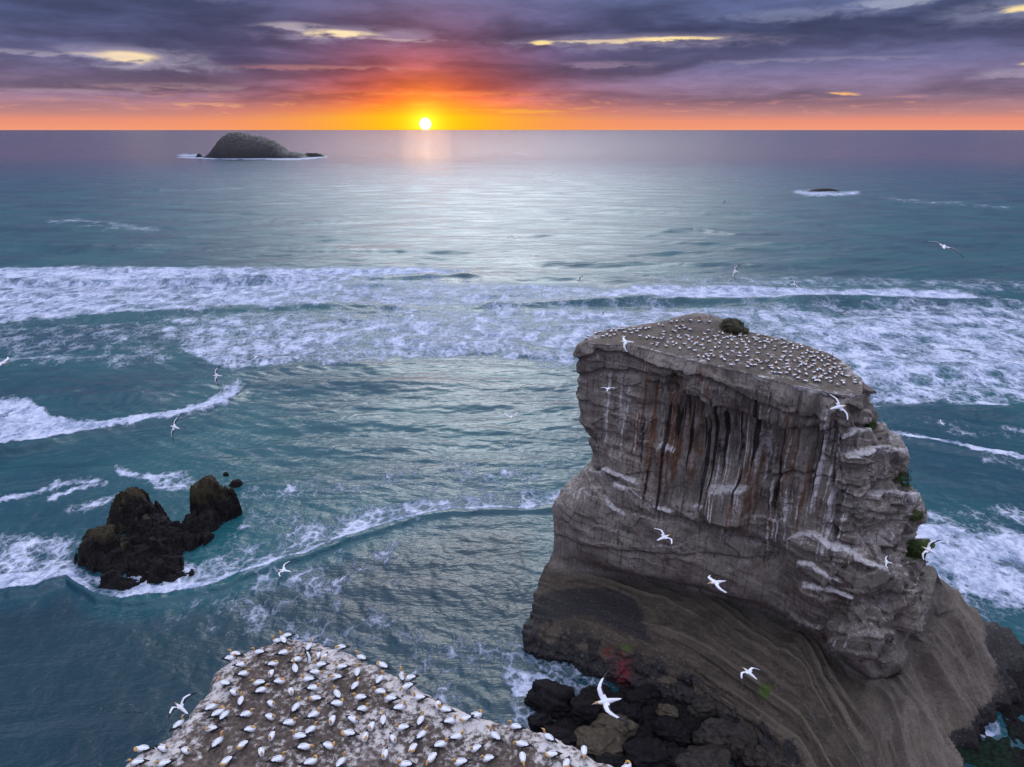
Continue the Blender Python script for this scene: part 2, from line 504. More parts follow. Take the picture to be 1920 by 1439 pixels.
def headland_material():
    m, g, p = new_mat("headland_ground")
    n0 = g.noise(g.pos, 0.6, 6.0, 0.62)[0]
    n1 = g.noise(g.pos, 4.6, 7.0, 0.68)[0]
    fine = g.noise(g.pos, 26.0, 4.0, 0.7)[0]
    soil = g.mix(g.ss(n1, 0.35, 0.7), (0.054, 0.039, 0.030, 1), (0.140, 0.106, 0.084, 1))
    soil = g.mix(g.ss(fine, 0.5, 0.8), soil, (0.20, 0.155, 0.115, 1))
    rock = g.mix(g.ss(n1, 0.35, 0.68), (0.075, 0.056, 0.046, 1), (0.26, 0.205, 0.17, 1))
    col = g.mix(g.attr('bare'), soil, rock)
    gu = g.ss(g.m('ADD', g.attr('guano'), g.m('ADD', g.m('MULTIPLY', g.m('SUBTRACT', n1, 0.5), 1.9), g.m('MULTIPLY', g.m('SUBTRACT', fine, 0.5), 0.7))), 0.40, 0.90)
    col = g.mix(gu, col, g.mix(n0, (0.39, 0.345, 0.31, 1), (0.70, 0.645, 0.60, 1)))
    g.put(p.inputs['Base Color'], col)
    p.inputs['Roughness'].default_value = 0.9
    p.inputs['Specular IOR Level'].default_value = 0.2
    bump(g, p, g.m('ADD', g.m('MULTIPLY', n1, 0.5), g.m('MULTIPLY', fine, 0.3)), 0.9, 0.10)
    return m


def dark_rock_material(name, tone=1.0, olive=0.3):
    m, g, p = new_mat(name)
    n0 = g.noise(g.pos, 0.35, 6.0, 0.62)[0]
    n1 = g.noise(g.pos, 1.9, 7.0, 0.68)[0]
    fine = g.noise(g.pos, 8.0, 4.0, 0.7)[0]
    c = lambda r, gg, b: (r * tone, gg * tone, b * tone, 1)
    col = g.mix(g.ss(n1, 0.35, 0.7), c(0.012, 0.010, 0.011), c(0.045, 0.034, 0.030))
    col = g.mix(g.m('MULTIPLY', g.ss(g.m('ADD', n0, g.m('MULTIPLY', g.attr('top'), 0.25)), 0.56, 0.74), olive), col, c(0.10, 0.076, 0.036))
    col = g.mix(g.m('MULTIPLY', g.ss(fine, 0.62, 0.8), 0.5), col, c(0.16, 0.14, 0.14))
    col = g.mix(g.m('MULTIPLY', g.attr('kelp'), g.ss(n1, 0.38, 0.6)), col, (0.010, 0.030, 0.012, 1))
    g.put(p.inputs['Base Color'], col)
    p.inputs['Roughness'].default_value = 0.42
    p.inputs['Specular IOR Level'].default_value = 0.14
    bump(g, p, g.m('ADD', g.m('MULTIPLY', n1, 0.7), g.m('MULTIPLY', fine, 0.3)), 0.9, 0.6)
    return m


def boulder_material(name, a, b):
    m, g, p = new_mat(name)
    n1 = g.noise(g.obj, 1.2, 7.0, 0.68)[0]
    fine = g.noise(g.obj, 7.0, 5.0, 0.7)[0]
    up = g.sep(g.geo.outputs['Normal'])[2]
    col = g.mix(g.ss(n1, 0.3, 0.7), a, b)
    col = g.mix(g.m('MULTIPLY', g.ss(fine, 0.55, 0.75), 0.5), col, tuple(min(1, c * 1.7) for c in b[:3]) + (1,))
    low = g.ss(g.m('ADD', g.sep(g.pos)[2], g.m('MULTIPLY', n1, 1.6)), 1.9, 0.9)     # wet, weedy tide mark
    col = g.mix(g.m('MULTIPLY', low, 0.85), col, (0.010, 0.009, 0.010, 1))
    g.put(p.inputs['Base Color'], col)
    g.put(p.inputs['Roughness'], g.mix(low, (0.8, 0.8, 0.8, 1), (0.35, 0.35, 0.35, 1)))
    p.inputs['Specular IOR Level'].default_value = 0.12
    bump(g, p, g.m('ADD', g.m('MULTIPLY', n1, 0.6), g.m('MULTIPLY', fine, 0.35)), 0.9, 0.4)
    return m


def plain_material(name, col, rough=0.6, var=0.25, scale=30.0):
    m, g, p = new_mat(name)
    n = g.noise(g.obj, scale, 3.0, 0.6)[0]
    g.put(p.inputs['Base Color'], g.mix(g.ss(n, 0.3, 0.7), tuple(c * (1 - var) for c in col) + (1,), tuple(col) + (1,)))
    p.inputs['Roughness'].default_value = rough
    p.inputs['Specular IOR Level'].default_value = 0.25
    return m


M_SEA = sea_material()
M_STACK = stack_material("stack_sandstone")
M_HEAD = headland_material()
M_REEF = dark_rock_material("reef_rock", 0.42, 1.0)
M_SHORE = dark_rock_material("shore_rock", 0.40, 0.35)
M_WHITE = plain_material("gannet_white_plumage", (0.70, 0.69, 0.69), 0.7, 0.12)
M_GOLD = plain_material("gannet_golden_head", (0.56, 0.31, 0.10), 0.7, 0.25)
M_BLACK = plain_material("gannet_black_feathers", (0.022, 0.020, 0.022), 0.6, 0.3)
M_BILL = plain_material("gannet_grey_bill", (0.30, 0.33, 0.38), 0.4, 0.1)
M_LEAF = plain_material("coastal_leaf", (0.060, 0.085, 0.020), 0.7, 0.5, 3.0)
M_STEM = plain_material("woody_stem", (0.06, 0.045, 0.03), 0.8, 0.3, 3.0)


# ------------------------------------------------------------------ the sea
def pl(pts, u):
    a = np.array(pts, float)
    return np.interp(u, a[:, 0], a[:, 1])


def win(u, lo, hi, s):
    return sst(u, lo - s, lo + s) * (1 - sst(u, hi - s, hi + s))


SURF_BOTTOM = [(-400, 1120), (0, 1112), (60, 1106), (125, 1085), (150, 1105), (180, 1122), (230, 1130), (320, 1117), (380, 1108), (450, 1084), (530, 1058),
               (600, 1034), (660, 1008), (730, 984), (800, 967), (850, 958), (950, 953), (1045, 950), (1100, 948)]
FAR_FRONT = [(-400, 612), (0, 609), (100, 601), (220, 590), (350, 582), (500, 577), (650, 574), (760, 577), (900, 575), (1050, 570), (1200, 562), (1500, 563), (1850, 568), (2300, 575)]
LEFT_FRONT = [(-400, 846), (0, 838), (80, 832), (150, 815), (230, 801), (330, 786), (390, 766), (440, 746), (470, 730)]


STEEP = 0.050


def build_sea():
    v = np.concatenate([np.geomspace(0.35, 22, 190)[:-1] + 244.0, np.arange(266, 640, 0.9), np.arange(640, 1330, 1.1), np.arange(1330, 1640, 2.5),
                        np.geomspace(1640, 6000, 40)])
    u = np.concatenate([np.arange(-700, -60, 10.0), np.arange(-60, 1985, 2.0), np.arange(1985, 2700, 8.0)])
    # rows of constant distance, columns of constant bearing: dense where the bay is close
    ang = math.radians(PITCH) + np.arctan((v - 719.5) / FPX)
    yy = CAM_H / np.tan(np.minimum(ang, math.radians(86)))
    yy = np.where(v < 244.4, np.maximum(yy, 0), yy)
    yy[0] = 160000.0
    slope = (u - 960) / FPX
    dep = yy * CP + CAM_H * SP
    X = (slope[None, :] * dep[:, None]).astype(np.float32)
    Y = np.broadcast_to(yy[:, None], X.shape).astype(np.float32)
    U = np.broadcast_to(u[None, :], X.shape).astype(np.float32)
    V = np.broadcast_to(v[:, None], X.shape).astype(np.float32)
    sp = np.maximum(np.abs(np.gradient(yy)), 0.01)[:, None]            # spacing of the rows
    Z = np.zeros_like(X)
    lost = np.zeros_like(X)
    bay = sst(Y, 175, 105)                           # sheltered water between the rocks and the cliff
    patch = 0.75 + 0.7 * fbm(X / 60, Y / 90, 0 * X + 3.3, 3)
    wl = np.concatenate([np.geomspace(0.9, 5.5, 34), np.geomspace(2.2, 62, 62)])
    wigs = [1.6 * pnoise(X / q, Y / q, 0 * X + q) for q in (9.0, 23.0, 60.0, 150.0, 380.0)]
    for i, L in enumerate(wl):
        k = 2 * math.pi / L
        s = rng.normal(0.0, 0.22 if L > 12 else 0.38)
        fine = i < 34
        th = -math.pi / 2 + s
        ph = rng.uniform(0, 6.28)
        steep = STEEP * (1.0 if L < 14 else (0.85 if L < 30 else 0.60))
        amp = steep / k * rng.uniform(0.6, 1.4) * (0.65 if fine else 1.0)
        th2 = math.radians(228) + rng.normal(0, 0.42)   # refracted round the stack
        damp = 1.0 if L < 8 else max(0.12, 8.0 / L * 0.8)
        keep = sst(L / sp, 2.4, 4.5)
        lost += (1 - keep) * steep ** 2 * 0.5 * patch
        r = np.nonzero(keep[:, 0] > 0)[0]
        if not len(r):
            continue
        wig = wigs[min(range(5), key=lambda q: abs(math.log((9.0, 23.0, 60.0, 150.0, 380.0)[q] / (L * 7))))]
        def rows(j):
            xx, yv, bb = X[j], Y[j], bay[j]
            zz = (1 - bb) * np.cos(k * (xx * math.cos(th) + yv * math.sin(th)) + ph + wig[j])
            if bb.max() > 0:
                zz += bb * damp * 0.80 * np.cos(k * (xx * math.cos(th2) + yv * math.sin(th2)) + ph + wig[j])
            Z[j] += amp * patch[j] * keep[j] * zz
        list(_pool.map(rows, [slice(a_, min(a_ + 64, r[-1] + 1)) for a_ in range(r[0], r[-1] + 1, 64)]))
    # calm, darker water in the lee of the headland
    lee = sst(U, 700, 120) * sst(V, 1090, 1190)
    Z *= 1 - 0.72 * lee

    foam = np.zeros_like(X)
    low = fbm(X / 25, Y / 25, 0 * X + 1.0, 4)
    wobs = {}
    def wob(k, s):
        if k not in wobs:
            wobs[k] = fbm(U / k, V / k * 2, 0 * X + k, 3)
        return s * wobs[k]
    cn1, cn2 = fbm(X / 9, Y / 40, 0 * X + 2, 3), fbm(X / 18, Y / 60, 0 * X + 8, 3)
    def band(top, bot, soft, k, lo=-900, hi=3000, su=40):
        t = pl(top, U) if not np.isscalar(top) else top
        b = pl(bot, U) if not np.isscalar(bot) else bot
        vv = V + wob(60, soft * 1.6) + wob(17, soft * 0.6)
        m = sst(vv, t - soft, t + soft) * (1 - sst(vv, b - soft * .5, b + soft * .5)) * win(U + wob(40, su), lo, hi, su)
        foam[:] = np.maximum(foam, k * m)
    def stroke(pts, half, k, lo=None, hi=None):
        lo = pts[0][0] if lo is None else lo
        hi = pts[-1][0] if hi is None else hi
        c = pl(pts, U)
        vv = V + wob(30, half * 1.3) + wob(9, half * .7)
        foam[:] = np.maximum(foam, k * np.exp(-((vv - c) / half) ** 2) * win(U, lo, hi, 12))
    def crest(pts, H, Lf, Lb, lo, hi, su=40):
        nonlocal Z
        c = pl(pts, U)
        ang = math.radians(PITCH) + np.arctan((c - 719.5) / FPX)
        yc = CAM_H / np.tan(ang)
        dy = Y - yc + Lf * 1.1 + 1.2 * cn1 * min(Lb, 8) / 3
        prof = np.where(dy < 0, np.exp(-(dy / Lf) ** 2), np.exp(-(dy / Lb) ** 2))
        Z += 1.25 * H * prof * win(U, lo, hi, su) * (0.75 + 0.6 * cn2)

    # far breakers
    band([(-400, 492), (0, 502), (400, 502), (800, 503), (900, 512)], [(-400, 530), (0, 528), (300, 530), (600, 522), (870, 517)], 5, 1.0, -900, 875, 25)
    band([(-400, 522), (0, 522), (300, 524), (600, 520), (900, 520), (1100, 535)], FAR_FRONT, 7, 0.80, -900, 700, 110)
    band([(600, 522), (900, 528), (1250, 540)], FAR_FRONT, 8, 0.66, 620, 1260, 60)
    band([(1100, 548), (1200, 533), (1300, 540), (1400, 538), (1600, 541), (1800, 546), (1890, 560)], [(1100, 566), (1200, 562), (1500, 564), (1850, 568), (1900, 570)], 5, 1.0, 1120, 1870, 30)
    band([(1200, 512), (1900, 525)], [(1200, 536), (1900, 548)], 8, 0.34, 1250, 2200, 60)
    # wash between the breakers and the bay
    band([(0, 590), (1100, 585)], [(0, 630), (300, 650), (420, 690), (700, 680), (1000, 655), (1100, 660)], 16, 0.62, 300, 1080, 90)
    band([(0, 600), (300, 600)], [(0, 690), (300, 680)], 22, 0.34, -200, 330, 60)
    band([(680, 576), (1100, 574)], [(680, 640), (1100, 690)], 16, 0.60, 700, 1120, 60)
    band([(940, 572), (2000, 572)], [(940, 690), (1100, 690), (1500, 770), (1700, 756), (2300, 768)], 18, 0.66, 1000, 2900, 70)
    band([(1500, 576), (2000, 576)], [(1500, 700), (2300, 720)], 18, 0.74, 1480, 2900, 70)
    # breaker coming in from the left
    band([(-400, 742), (0, 750), (50, 748), (85, 770), (120, 790), (200, 797), (270, 785), (330, 770), (400, 744), (450, 722), (480, 715)], LEFT_FRONT, 9, 1.0, -900, 452, 16)
    band([(350, 770), (400, 735), (450, 715)], LEFT_FRONT, 8, 0.7, 370, 455, 14)
    stroke([(100, 790), (190, 800), (330, 782), (440, 748)], 9, 1.0)
    # last wave running up to the reef and the stack, foam trailing behind it
    band([(-400, 1050), (0, 1040), (130, 1052), (180, 1080), (380, 1050), (470, 1020), (560, 985), (650, 955), (760, 935), (850, 928), (1000, 915), (1100, 910)], SURF_BOTTOM, 9, 0.56, -900, 1090, 20)
    band([(-400, 1085), (0, 1078), (130, 1070), (180, 1108), (380, 1094), (470, 1070), (560, 1040), (650, 1004), (730, 976), (850, 950), (1100, 942)], SURF_BOTTOM, 4, 0.86, -900, 1085, 16)
    band([(0, 1000), (140, 1000)], [(0, 1100), (140, 1090)], 20, 0.55, -300, 150, 20)
    band([(300, 1090), (520, 1040), (760, 960), (1000, 940)], [(300, 1180), (520, 1240), (760, 1200), (1000, 1010)], 40, 0.30, 330, 760, 90)
    band([(380, 920), (700, 870), (1000, 830)], [(380, 1060), (700, 960), (1000, 930)], 30, 0.26, 420, 1060, 60)
    # right of the stack
    band([(1680, 975), (1760, 985), (1950, 1005), (2300, 1010)], [(1680, 1095), (1750, 1108), (1950, 1150), (2300, 1150)], 14, 0.84, 1690, 2700, 20)
    band([(1680, 940), (2300, 940)], [(1680, 1180), (2300, 1210)], 25, 0.42, 1690, 2700, 20)
    stroke([(1600, 800), (1640, 808), (1700, 818), (1780, 832), (1850, 849), (1920, 864), (2000, 876)], 5, 0.95)
    stroke([(1600, 790), (1750, 800), (1950, 815)], 12, 0.34)
    stroke([(1840, 860), (2000, 900)], 8, 0.4)
    # scraps round the reef
    stroke([(-20, 940), (60, 926), (110, 905), (190, 900)], 7, 0.8)
    stroke([(90, 936), (140, 915), (205, 903)], 5, 0.75)
    stroke([(215, 880), (260, 896), (350, 890)], 8, 0.72)
    stroke([(120, 960), (200, 938), (240, 900)], 9, 0.45)
    stroke([(290, 915), (370, 905)], 14, 0.55)
    stroke([(380, 975), (470, 930), (520, 905)], 16, 0.36)
    # foot of the stack, boulders and headland
    band([(920, 1225), (1000, 1260), (1060, 1270)], [(920, 1300), (1000, 1312), (1060, 1330)], 12, 0.58, 935, 1080, 22)
    band([(980, 1180), (1150, 1290)], [(980, 1240), (1150, 1330)], 12, 0.40, 975, 1150, 18)
    band([(560, 1150), (900, 1190), (1000, 1215)], [(560, 1300), (900, 1400), (1000, 1380)], 40, 0.30, 640, 1010, 60)
    stroke([(500, 1195), (540, 1188), (640, 1215)], 7, 0.45)
    stroke([(985, 1205), (1010, 1250), (1100, 1295)], 10, 0.55)
    band([(1700, 1330), (1900, 1345)], [(1700, 1372), (1900, 1385)], 10, 0.7, 1740, 1880, 20)
    # far: rock awash and the island's collar
    stroke([(1490, 360), (1540, 364), (1610, 363)], 4, 0.95)
    stroke([(335, 295), (400, 297), (560, 299), (612, 294)], 1.6, 0.9)
    stroke([(335, 291), (378, 291)], 2.5, 0.8)
    stroke([(90, 416), (150, 414), (260, 425)], 3, 0.42)
    stroke([(1650, 372), (1900, 390)], 4, 0.3)
    stroke([(150, 425), (300, 430)], 4, 0.4)
    foam *= 0.86 + 0.5 * low
    foam = np.clip(foam, 0, 1.1)

    # breaking crests and unbroken swells
    crest([(-400, 530), (0, 528), (300, 530), (600, 523), (880, 517)], 2.6, 4, 11, -900, 900)
    crest(FAR_FRONT, 1.5, 2.6, 10, -900, 760)
    crest([(850, 574), (1050, 571), (1200, 562), (1500, 564), (1850, 568), (1950, 572)], 2.3, 3.0, 10, 900, 1930)
    crest([(-200, 470), (500, 466), (900, 474)], 1.5, 5, 14, -300, 880)
    crest([(250, 412), (800, 418)], 1.4, 6, 16, 250, 800)
    crest([(700, 395), (1500, 402)], 1.5, 7, 18, 720, 1500)
    crest([(1500, 420), (2000, 430)], 1.5, 6, 16, 1480, 2200)
    crest([(1000, 490), (1500, 500)], 1.5, 5, 12, 1000, 1500)
    crest([(650, 760), (900, 752), (1080, 762)], 0.9, 2.5, 6, 640, 1090, 50)
    crest([(480, 800), (700, 790), (1000, 812)], 0.7, 2.2, 6, 500, 1000, 60)
    crest([(1640, 880), (2000, 905)], 0.9, 2.5, 6, 1640, 2300)
    crest([(1640, 770), (2000, 780)], 0.9, 2.5, 6, 1640, 2300)
    crest(LEFT_FRONT, 1.6, 1.8, 6, -900, 460, 20)
    crest([(380, 770), (470, 735), (620, 722), (760, 716), (900, 722)], 1.2, 3, 7, 420, 860, 50)
    crest([(300, 740), (450, 700), (620, 676), (700, 684)], 1.0, 3.0, 8, 40, 720, 40)
    crest([(-200, 745), (60, 738), (150, 742), (320, 735)], 1.3, 3, 7, -300, 300, 40)
    crest(SURF_BOTTOM, 1.1, 0.9, 5.0, -900, 1090, 12)
    crest([(0, 360), (300, 358), (460, 352)], 2.0, 9, 22, -300, 470)
    crest([(-200, 384), (150, 386), (360, 380)], 1.8, 9, 22, -300, 380)
    crest([(0, 462), (160, 466), (300, 458)], 1.8, 6, 16, -300, 300)
    crest([(-100, 430), (250, 428)], 1.4, 6, 16, -300, 260)
    crest([(1240, 432), (1300, 430), (1380, 438)], 1.8, 5, 12, 1230, 1390, 30)
    crest([(1120, 440), (1700, 470)], 1.3, 6, 14, 1400, 1800)
    crest([(940, 660), (1100, 668)], 1.6, 3, 8, 950, 1110, 20)
    crest([(1620, 800), (1760, 834), (1920, 866)], 0.9, 1.6, 6, 1600, 2300)
    Z += np.where(foam > 0.3, 0.22 * (foam - 0.3) * (0.5 + fbm(X / 1.3, Y / 1.3, Z * 0, 3)), 0) * sst(sp, 3.0, 0.6)
    fade = sst(Y, 60000, 4000)
    Z *= fade
    Z[:, 0] = np.minimum(Z[:, 0], 0)
    rough = np.clip(np.sqrt(0.010 + 1.6 * lost), 0.0, 0.34) * (1 - 0.50 * sst(Y, 500, 2500))
    rough = np.where(Y > 3000, np.minimum(rough, 0.55), rough)
    sand = sst(V - pl(SURF_BOTTOM, np.clip(U, -400, 1100)), 6, 60) * (1 - sst(U, 960, 1030)) 
    sand = np.maximum(sand, sst(V, 1180, 1240) * (U < 1500))
    P = np.stack([X, Y, Z], -1)
    o = grid_mesh("sea", P, M_SEA, flip=True, attrs={'foam': foam, 'rough': rough, 'shallow': sand})
    tag(o, kind='structure')


build_sea()


# ------------------------------------------------------------------ the great sea stack
def catmull(Pm, t, axis, periodic):
    """Catmull-Rom through the control grid along one axis"""
    n = Pm.shape[axis]
    i = np.floor(t).astype(int)
    f = (t - i)
    get = (lambda k: np.take(Pm, k % n, axis)) if periodic else (lambda k: np.take(Pm, np.clip(k, 0, n - 1), axis))
    sh = [1] * Pm.ndim
    sh[axis] = len(t)
    f = f.reshape(sh)
    p0, p1, p2, p3 = get(i - 1), get(i), get(i + 1), get(i + 2)
    return 0.5 * (2 * p1 + (p2 - p0) * f + (2 * p0 - 5 * p1 + 4 * p2 - p3) * f ** 2 + (3 * p1 - p0 - 3 * p2 + p3) * f ** 3)


def Z_(u, v, z): return on_z(u, v, z)
def Y_(u, v, y): return on_y(u, v, y)


TOP_Z = 51.0


def stack_controls():
    t = TOP_Z
    M = []
    M.append([Z_(1094, 641, t), Y_(1085, 672, 110.5), Y_(1089, 750, 111), Y_(1119, 878, 111), Y_(1044, 946, 111), Y_(1041, 1000, 110), Y_(1036, 1058, 108.5), Y_(1008, 1105, 104), Z_(986, 1195, 1), Z_(990, 1215, -5)])
    M.append([Z_(1190, 650, t), Y_(1185, 690, 106.3), Y_(1175, 770, 106.3), Y_(1165, 870, 105.6), Y_(1160, 960, 104), Y_(1165, 1062, 102.6), Y_(1168, 1078, 106.0), Y_(1140, 1145, 98), Z_(1075, 1240, 1), Z_(1070, 1262, -5)])
    M.append([Z_(1280, 672, t), Y_(1280, 720, 100.4), Y_(1285, 800, 101), Y_(1290, 890, 100.5), Y_(1300, 980, 99), Y_(1300, 1092, 97.6), Y_(1300, 1108, 101.2), Y_(1280, 1190, 90), Z_(1225, 1295, 1), Z_(1220, 1320, -5)])
    M.append([Z_(1400, 700, t), Y_(1405, 750, 93.6), Y_(1415, 830, 94.4), Y_(1425, 920, 94), Y_(1430, 1000, 93), Y_(1430, 1126, 91.2), Y_(1430, 1146, 94.6), Y_(1415, 1240, 83), Z_(1370, 1360, 1), Z_(1370, 1390, -5)])
    M.append([Z_(1500, 725, t), Y_(1505, 780, 88.2), Y_(1510, 860, 88.8), Y_(1515, 950, 87.6), Y_(1520, 1030, 86.2), Y_(1540, 1178, 84.4), Y_(1530, 1200, 87.4), Y_(1550, 1305, 76.5), Z_(1500, 1500, 3.5), Z_(1500, 1560, -5)])
    M.append([Z_(1600, 742, t), Y_(1602, 790, 84.5), Y_(1605, 870, 85), Y_(1610, 960, 84), Y_(1640, 1060, 82.6), Y_(1640, 1245, 79.8), Y_(1628, 1275, 80.6), Y_(1655, 1365, 72), Z_(1690, 1640, 5), Z_(1690, 1720, -5)])
    M.append([Z_(1616, 728, t), Y_(1619, 790, 88), Y_(1645, 860, 89), Y_(1670, 950, 90), Y_(1695, 1060, 88), Y_(1718, 1180, 86), Y_(1725, 1222, 84.5), Y_(1745, 1300, 79), Z_(1790, 1400, 1), Z_(1790, 1430, -5)])
    M.append([Z_(1607, 702, t), Y_(1621, 770, 95), Y_(1664, 850, 96), Y_(1682, 920, 97), Y_(1706, 968, 97), Y_(1722, 1050, 97), Y_(1775, 1105, 96), Y_(1850, 1180, 92), Z_(1880, 1290, 1), Z_(1885, 1310, -5)])
    M.append([np.array(p, float) for p in [(48.5, 106, t), (49.5, 108, 46), (52, 109, 38), (55, 110, 29), (57, 110, 22), (61, 110, 15), (68, 108, 9), (77, 104, 5), (84, 98, 0.8), (86, 98, -5)]])
    M.append([np.array(p, float) for p in [(33, 121, t), (33, 122, 46), (33, 122, 38), (34, 123, 29), (34, 124, 22), (35, 125, 15), (36, 126, 9), (36, 127, 5), (36, 128, 0.8), (36, 128, -5)]])
    M.append([np.array(p, float) for p in [(19, 117, t), (18.5, 118, 46), (18.5, 118, 38), (18.5, 119, 29), (16, 119, 22), (15, 119, 15), (14.5, 119, 9), (13, 118, 5), (11, 116, 0.8), (11, 116, -5)]])
    return np.array(M).transpose(1, 0, 2)          # levels x meridians x 3


def stack_top(x, y):
    """height of the plateau: nearly level with a low hump at its seaward rim"""
    h = TOP_Z + 2.5 * np.exp(-(((x - 33.2) / 6.0) ** 2 + ((y - 117.5) / 3.0) ** 2)) + 0.5 * np.exp(-(((x - 36) / 9) ** 2 + ((y - 104) / 7) ** 2))
    return h + 0.35 * fbm(x / 5, y / 5, 0 * x + 4.4, 4)


# ledges that carry guano: polyline, protrusion, how far down it tapers (survey units)
LEDGES = [([(1478, 1012), (1500, 1000), (1530, 995), (1560, 1010), (1600, 1030), (1648, 1062)], 1.25, 38),
          ([(1500, 1050), (1545, 1056), (1580, 1078)], 0.9, 28), ([(1512, 1085), (1560, 1096), (1600, 1112)], 0.8, 30),
          ([(1328, 915), (1350, 911), (1375, 908), (1404, 914)], 2.5, 75), ([(1150, 905), (1185, 918), (1225, 945), (1262, 957)], 0.9, 36),
          ([(1110, 884), (1140, 880), (1200, 905)], 0.9, 30), ([(1230, 838), (1248, 830), (1268, 842)], 0.9, 36), ([(1135, 930), (1178, 968)], 0.7, 30),
          ([(1585, 842), (1640, 836), (1690, 858)], 1.3, 30), ([(1630, 925), (1665, 918), (1715, 938)], 1.5, 28), ([(1570, 812), (1600, 800), (1640, 806)], 0.8, 26),
          ([(1590, 1130), (1615, 1118), (1660, 1135)], 0.9, 40), ([(1480, 1150), (1540, 1180)], 0.7, 26), ([(1560, 1190), (1620, 1172), (1680, 1185)], 1.0, 40),
          ([(1060, 930), (1090, 920), (1130, 915)], 0.8, 30), ([(1300, 950), (1320, 944)], .6, 20), ([(1395, 960), (1470, 985)], 0.5, 26)]
# undercut lines below protruding beds
BEDS = [([(1080, 668), (1120, 655), (1190, 668), (1280, 695), (1340, 708), (1400, 735), (1500, 768), (1610, 795), (1660, 790)], 0.75, 9),
        ([(1080, 700), (1130, 690), (1210, 698), (1270, 706), (1300, 708)], 0.55, 10),
        ([(1290, 735), (1400, 775), (1480, 795), (1560, 800)], 0.6, 12),
        ([(1090, 835), (1118, 872), (1180, 915), (1260, 968), (1330, 985), (1420, 1010)], 0.8, 10),
        ([(1430, 892), (1500, 880), (1600, 905), (1700, 890)], 0.35, 8), ([(1560, 960), (1640, 955), (1720, 985)], 0.5, 10),
        ([(1040, 1000), (1150, 1030), (1300, 1040), (1420, 1045)], 0.3, 10)]
# alcoves and bulges: u, v, su, sv, metres
LUMPS = [(1342, 850, 40, 55, -1.9), (1300, 800, 20, 60, -.9), (1432, 860, 12, 45, -1.5), (1262, 722, 14, 20, -1.4), (1238, 770, 26, 60, -.7), (1386, 835, 18, 60, -.7), (1185, 850, 14, 50, -.7),
         (1366, 950, 42, 36, 1.5), (1250, 870, 16, 45, .9), (1300, 720, 14, 30, .6), (1490, 900, 30, 110, .9), (1545, 905, 16, 80, .8), (1570, 880, 9, 110, -.8), (1462, 900, 8, 110, -.6),
         (1565, 1060, 75, 60, 1.3), (1610, 1000, 40, 30, -1.2), (1620, 1180, 50, 40, 1.2), (1530, 1120, 30, 40, .6), (1350, 1020, 60, 40, -.9), (1440, 1050, 26, 30, -1.2),
         (1100, 790, 25, 60, .5), (1110, 980, 40, 50, .7), (1180, 1000, 40, 50, -.5), (1660, 1010, 30, 30, -1.0), (1690, 1110, 30, 40, .9), (1500, 1240, 40, 40, .9), (1640, 1330, 30, 60, .9)]


def cells(P, size, seed):
    """angular blocks: for every point the random value and offset of the nearest jittered cell"""
    Q = (P / np.array(size)).astype(np.float32)
    I = np.floor(Q).astype(np.int32)
    sh = Q.shape[:-1]
    Qf, If = Q.reshape(-1, 3), I.reshape(-1, 3)
    out_v = np.zeros(len(Qf), np.float32)
    out_t = np.zeros(len(Qf), np.float32)
    def work(a):
        q, i = Qf[a:a + 32768], If[a:a + 32768]
        best = np.full(len(q), 9e9, np.float32)
        bv = np.zeros(len(q), np.float32)
        bt = np.zeros(len(q), np.float32)
        for dx in (-1, 0, 1):
            for dy in (-1, 0, 1):
                for dz in (-1, 0, 1):
                    c = i + np.array([dx, dy, dz], np.int32)
                    h = (((c[:, 0] + seed) & 63) << 12) | (((c[:, 1] + 3 * seed) & 63) << 6) | ((c[:, 2] + 7 * seed) & 63)
                    dlt = q - (c + 0.5 + 0.42 * np.stack([_gx[h], _gy[h], _gz[h]], 1))
                    d2 = (dlt ** 2).sum(1)
                    m = d2 < best
                    best = np.where(m, d2, best)
                    h2 = (h * 7 + 13) & 262143
                    bv = np.where(m, _gx[h2], bv)
                    bt = np.where(m, dlt[:, 0] * _gy[h2] + dlt[:, 1] * _gz[h2] + dlt[:, 2] * _gx[h2 ^ 77], bt)
        out_v[a:a + 32768] = bv
        out_t[a:a + 32768] = bt
    list(_pool.map(work, range(0, len(Qf), 32768)))
    return out_v.reshape(sh), out_t.reshape(sh)


